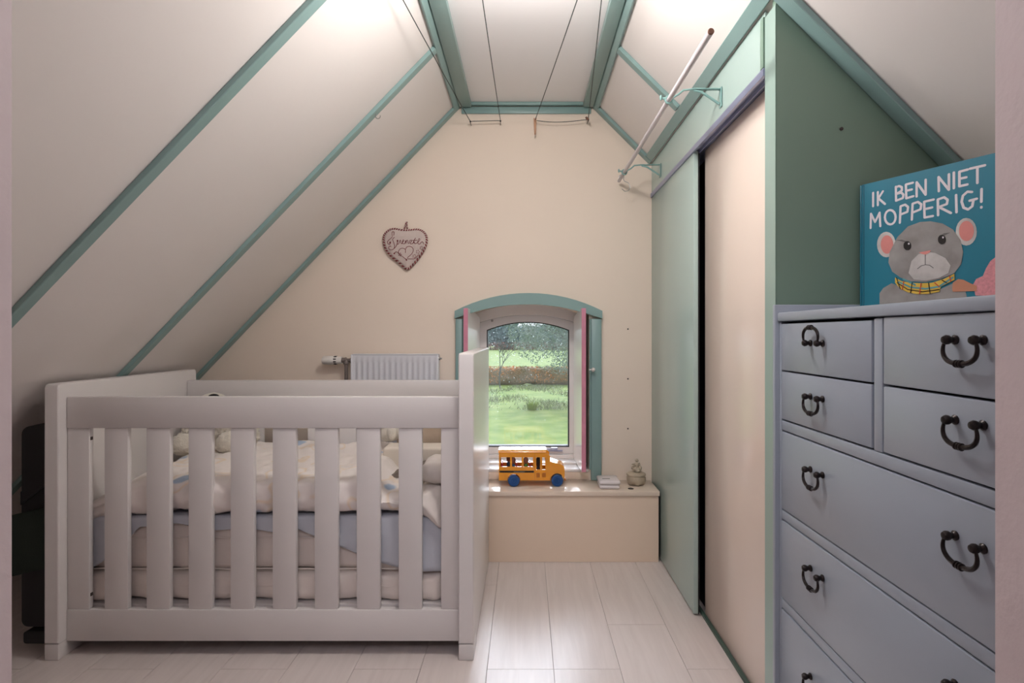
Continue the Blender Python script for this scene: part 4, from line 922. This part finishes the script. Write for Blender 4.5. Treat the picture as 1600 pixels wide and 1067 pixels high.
def branch_tree(name, lab, base, h, spread, m_leaf, nleaf, lsize, seed, lean=(0,0), grp=None, depth=4, r0=.08, crown=(1,1,1), crown_c=.6):
    random.seed(seed); t = thing(name, lab, 'tree', base, group=grp); b = MB(); ends = []
    def rec(p, d, L, r, k):
        q = p+d*L; mid = p+d*L*.5+Vector((random.uniform(-1,1),random.uniform(-1,1),random.uniform(-.5,.5)))*L*.05
        b.tube([p,mid,q],[r,r*.85,r*.65],5,cap=False); ends.append(q)
        if k == 0: return
        for _ in range(random.choice((2,3,3))):
            nd = (d+Vector((random.uniform(-1,1),random.uniform(-1,1),random.uniform(-.35,.6)))*spread).normalized()
            rec(p+d*L*random.uniform(.55,1.0), nd, L*random.uniform(.55,.8), r*.6, k-1)
    rec(Vector(base), Vector((lean[0],lean[1],1)).normalized(), h*.42, r0, depth)
    b.build('trunk','bark',t)
    if nleaf:
        lf = MB(); c0 = Vector(base)+Vector((lean[0]*h*.4,lean[1]*h*.4,h*crown_c))
        def f():
            while True:
                d = Vector((random.uniform(-1,1),random.uniform(-1,1),random.uniform(-1,1)))
                if d.length < 1 and noise.noise(d*2.2+Vector((seed,0,0))) > -.28: break
            return c0+Vector((d.x*crown[0],d.y*crown[1],d.z*crown[2]))*h*.5, 1
        leaves(lf, nleaf, f, lsize); o = lf.build('twigs',m_leaf,t,smooth=False); o['kind'] = 'stuff'
    return t
branch_tree('young_tree','slender bare young tree standing alone in front of the hedge',(-1.60,37.2,GZ),3.3,.75,'bark',0,0,3,depth=5,r0=.05)
branch_tree('leaning_tree','large grey-green tree drooping into view above the hedge on the right',(4.3,30.5,GZ),6.4,.8,'twig2',30000,.048,12,lean=(-.55,0),depth=6,r0=.16,crown=(1.25,.6,.85),crown_c=.62)
LB = ['pale blue-grey bare tree far beyond the field','grey-green bushy tree far beyond the field','dusky wide-crowned tree far beyond the field']
protos = []
LBL = [f'{a} tree in the row beyond the field, {b}' for a, b in zip(['hazy blue-grey','bushy grey-green','wide blue-grey']*5, ['farthest to the left','second from its left end','third from its left end','fourth from its left end','fifth from its left end','just left of the window view','left half of the window view','right half of the window view','just right of the window view','sixth from its right end... '.strip('. '),'fourth from its right end','third from its right end','second from its right end','farthest to the right'])]
LBL[9] = LBL[9].replace('sixth','fifth')
for k in range(3):
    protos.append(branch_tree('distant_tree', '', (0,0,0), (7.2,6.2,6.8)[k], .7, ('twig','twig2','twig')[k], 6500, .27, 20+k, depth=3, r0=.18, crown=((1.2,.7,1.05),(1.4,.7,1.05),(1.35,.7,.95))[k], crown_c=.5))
random.seed(9)
xs_t = [-38+i*5.6 for i in range(14)]
for i, x in enumerate(xs_t):
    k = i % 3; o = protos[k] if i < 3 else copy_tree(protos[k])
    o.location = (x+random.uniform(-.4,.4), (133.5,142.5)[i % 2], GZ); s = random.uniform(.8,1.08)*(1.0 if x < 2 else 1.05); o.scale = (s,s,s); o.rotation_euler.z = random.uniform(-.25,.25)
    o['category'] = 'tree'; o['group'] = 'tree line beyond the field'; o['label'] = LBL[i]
b = MB(); leaves(b, 6000, lambda: (Vector((random.uniform(-70,75), random.uniform(126,129), GZ+random.random()**1.3*1.7)),1), .25)
b.build('field_hedge','twig3',smooth=False,kind='stuff',label='low reddish scrub growing at the foot of the distant trees',cat='scrub')
b = MB(); random.seed(31)
def gt():
    while True:
        x = random.uniform(-7,8); y = random.uniform(26.5,39)
        if noise.noise(Vector((x*.45,y*.28,3))) > random.gauss(.14,.16): return Vector((x,y,GZ+.005))
for i in range(6000):
    p = gt(); h = random.uniform(.05,.22); a = random.uniform(0,3.14); w_ = .018
    u = Vector((math.cos(a)*w_,math.sin(a)*w_,0)); tip = p+Vector((random.uniform(-.15,.15),random.uniform(-.1,.1),h))
    b.bm.faces.new([b.bm.verts.new(p-u),b.bm.verts.new(p+u),b.bm.verts.new(tip)])
b.build('dry_grass','straw',smooth=False,kind='stuff',label='patches of tall pale dry grass between lawn and hedge',cat='grass')
b = MB()
for i in range(260):
    a = random.uniform(0,6.28); r = random.random()**.7*.2; p = Vector((.33+r*math.cos(a),26.6+r*math.sin(a),GZ+.005)); h = random.uniform(.15,.45)
    u = Vector((math.cos(a+1.57)*.02,math.sin(a+1.57)*.02,0)); tip = p+Vector((math.cos(a)*h*.5,math.sin(a)*h*.5,h))
    b.bm.faces.new([b.bm.verts.new(p-u),b.bm.verts.new(p+u),b.bm.verts.new(tip)])
b.build('grass_tussock','tuft',smooth=False,label='yellow-green grass tussock at the lawn edge',cat='plant')
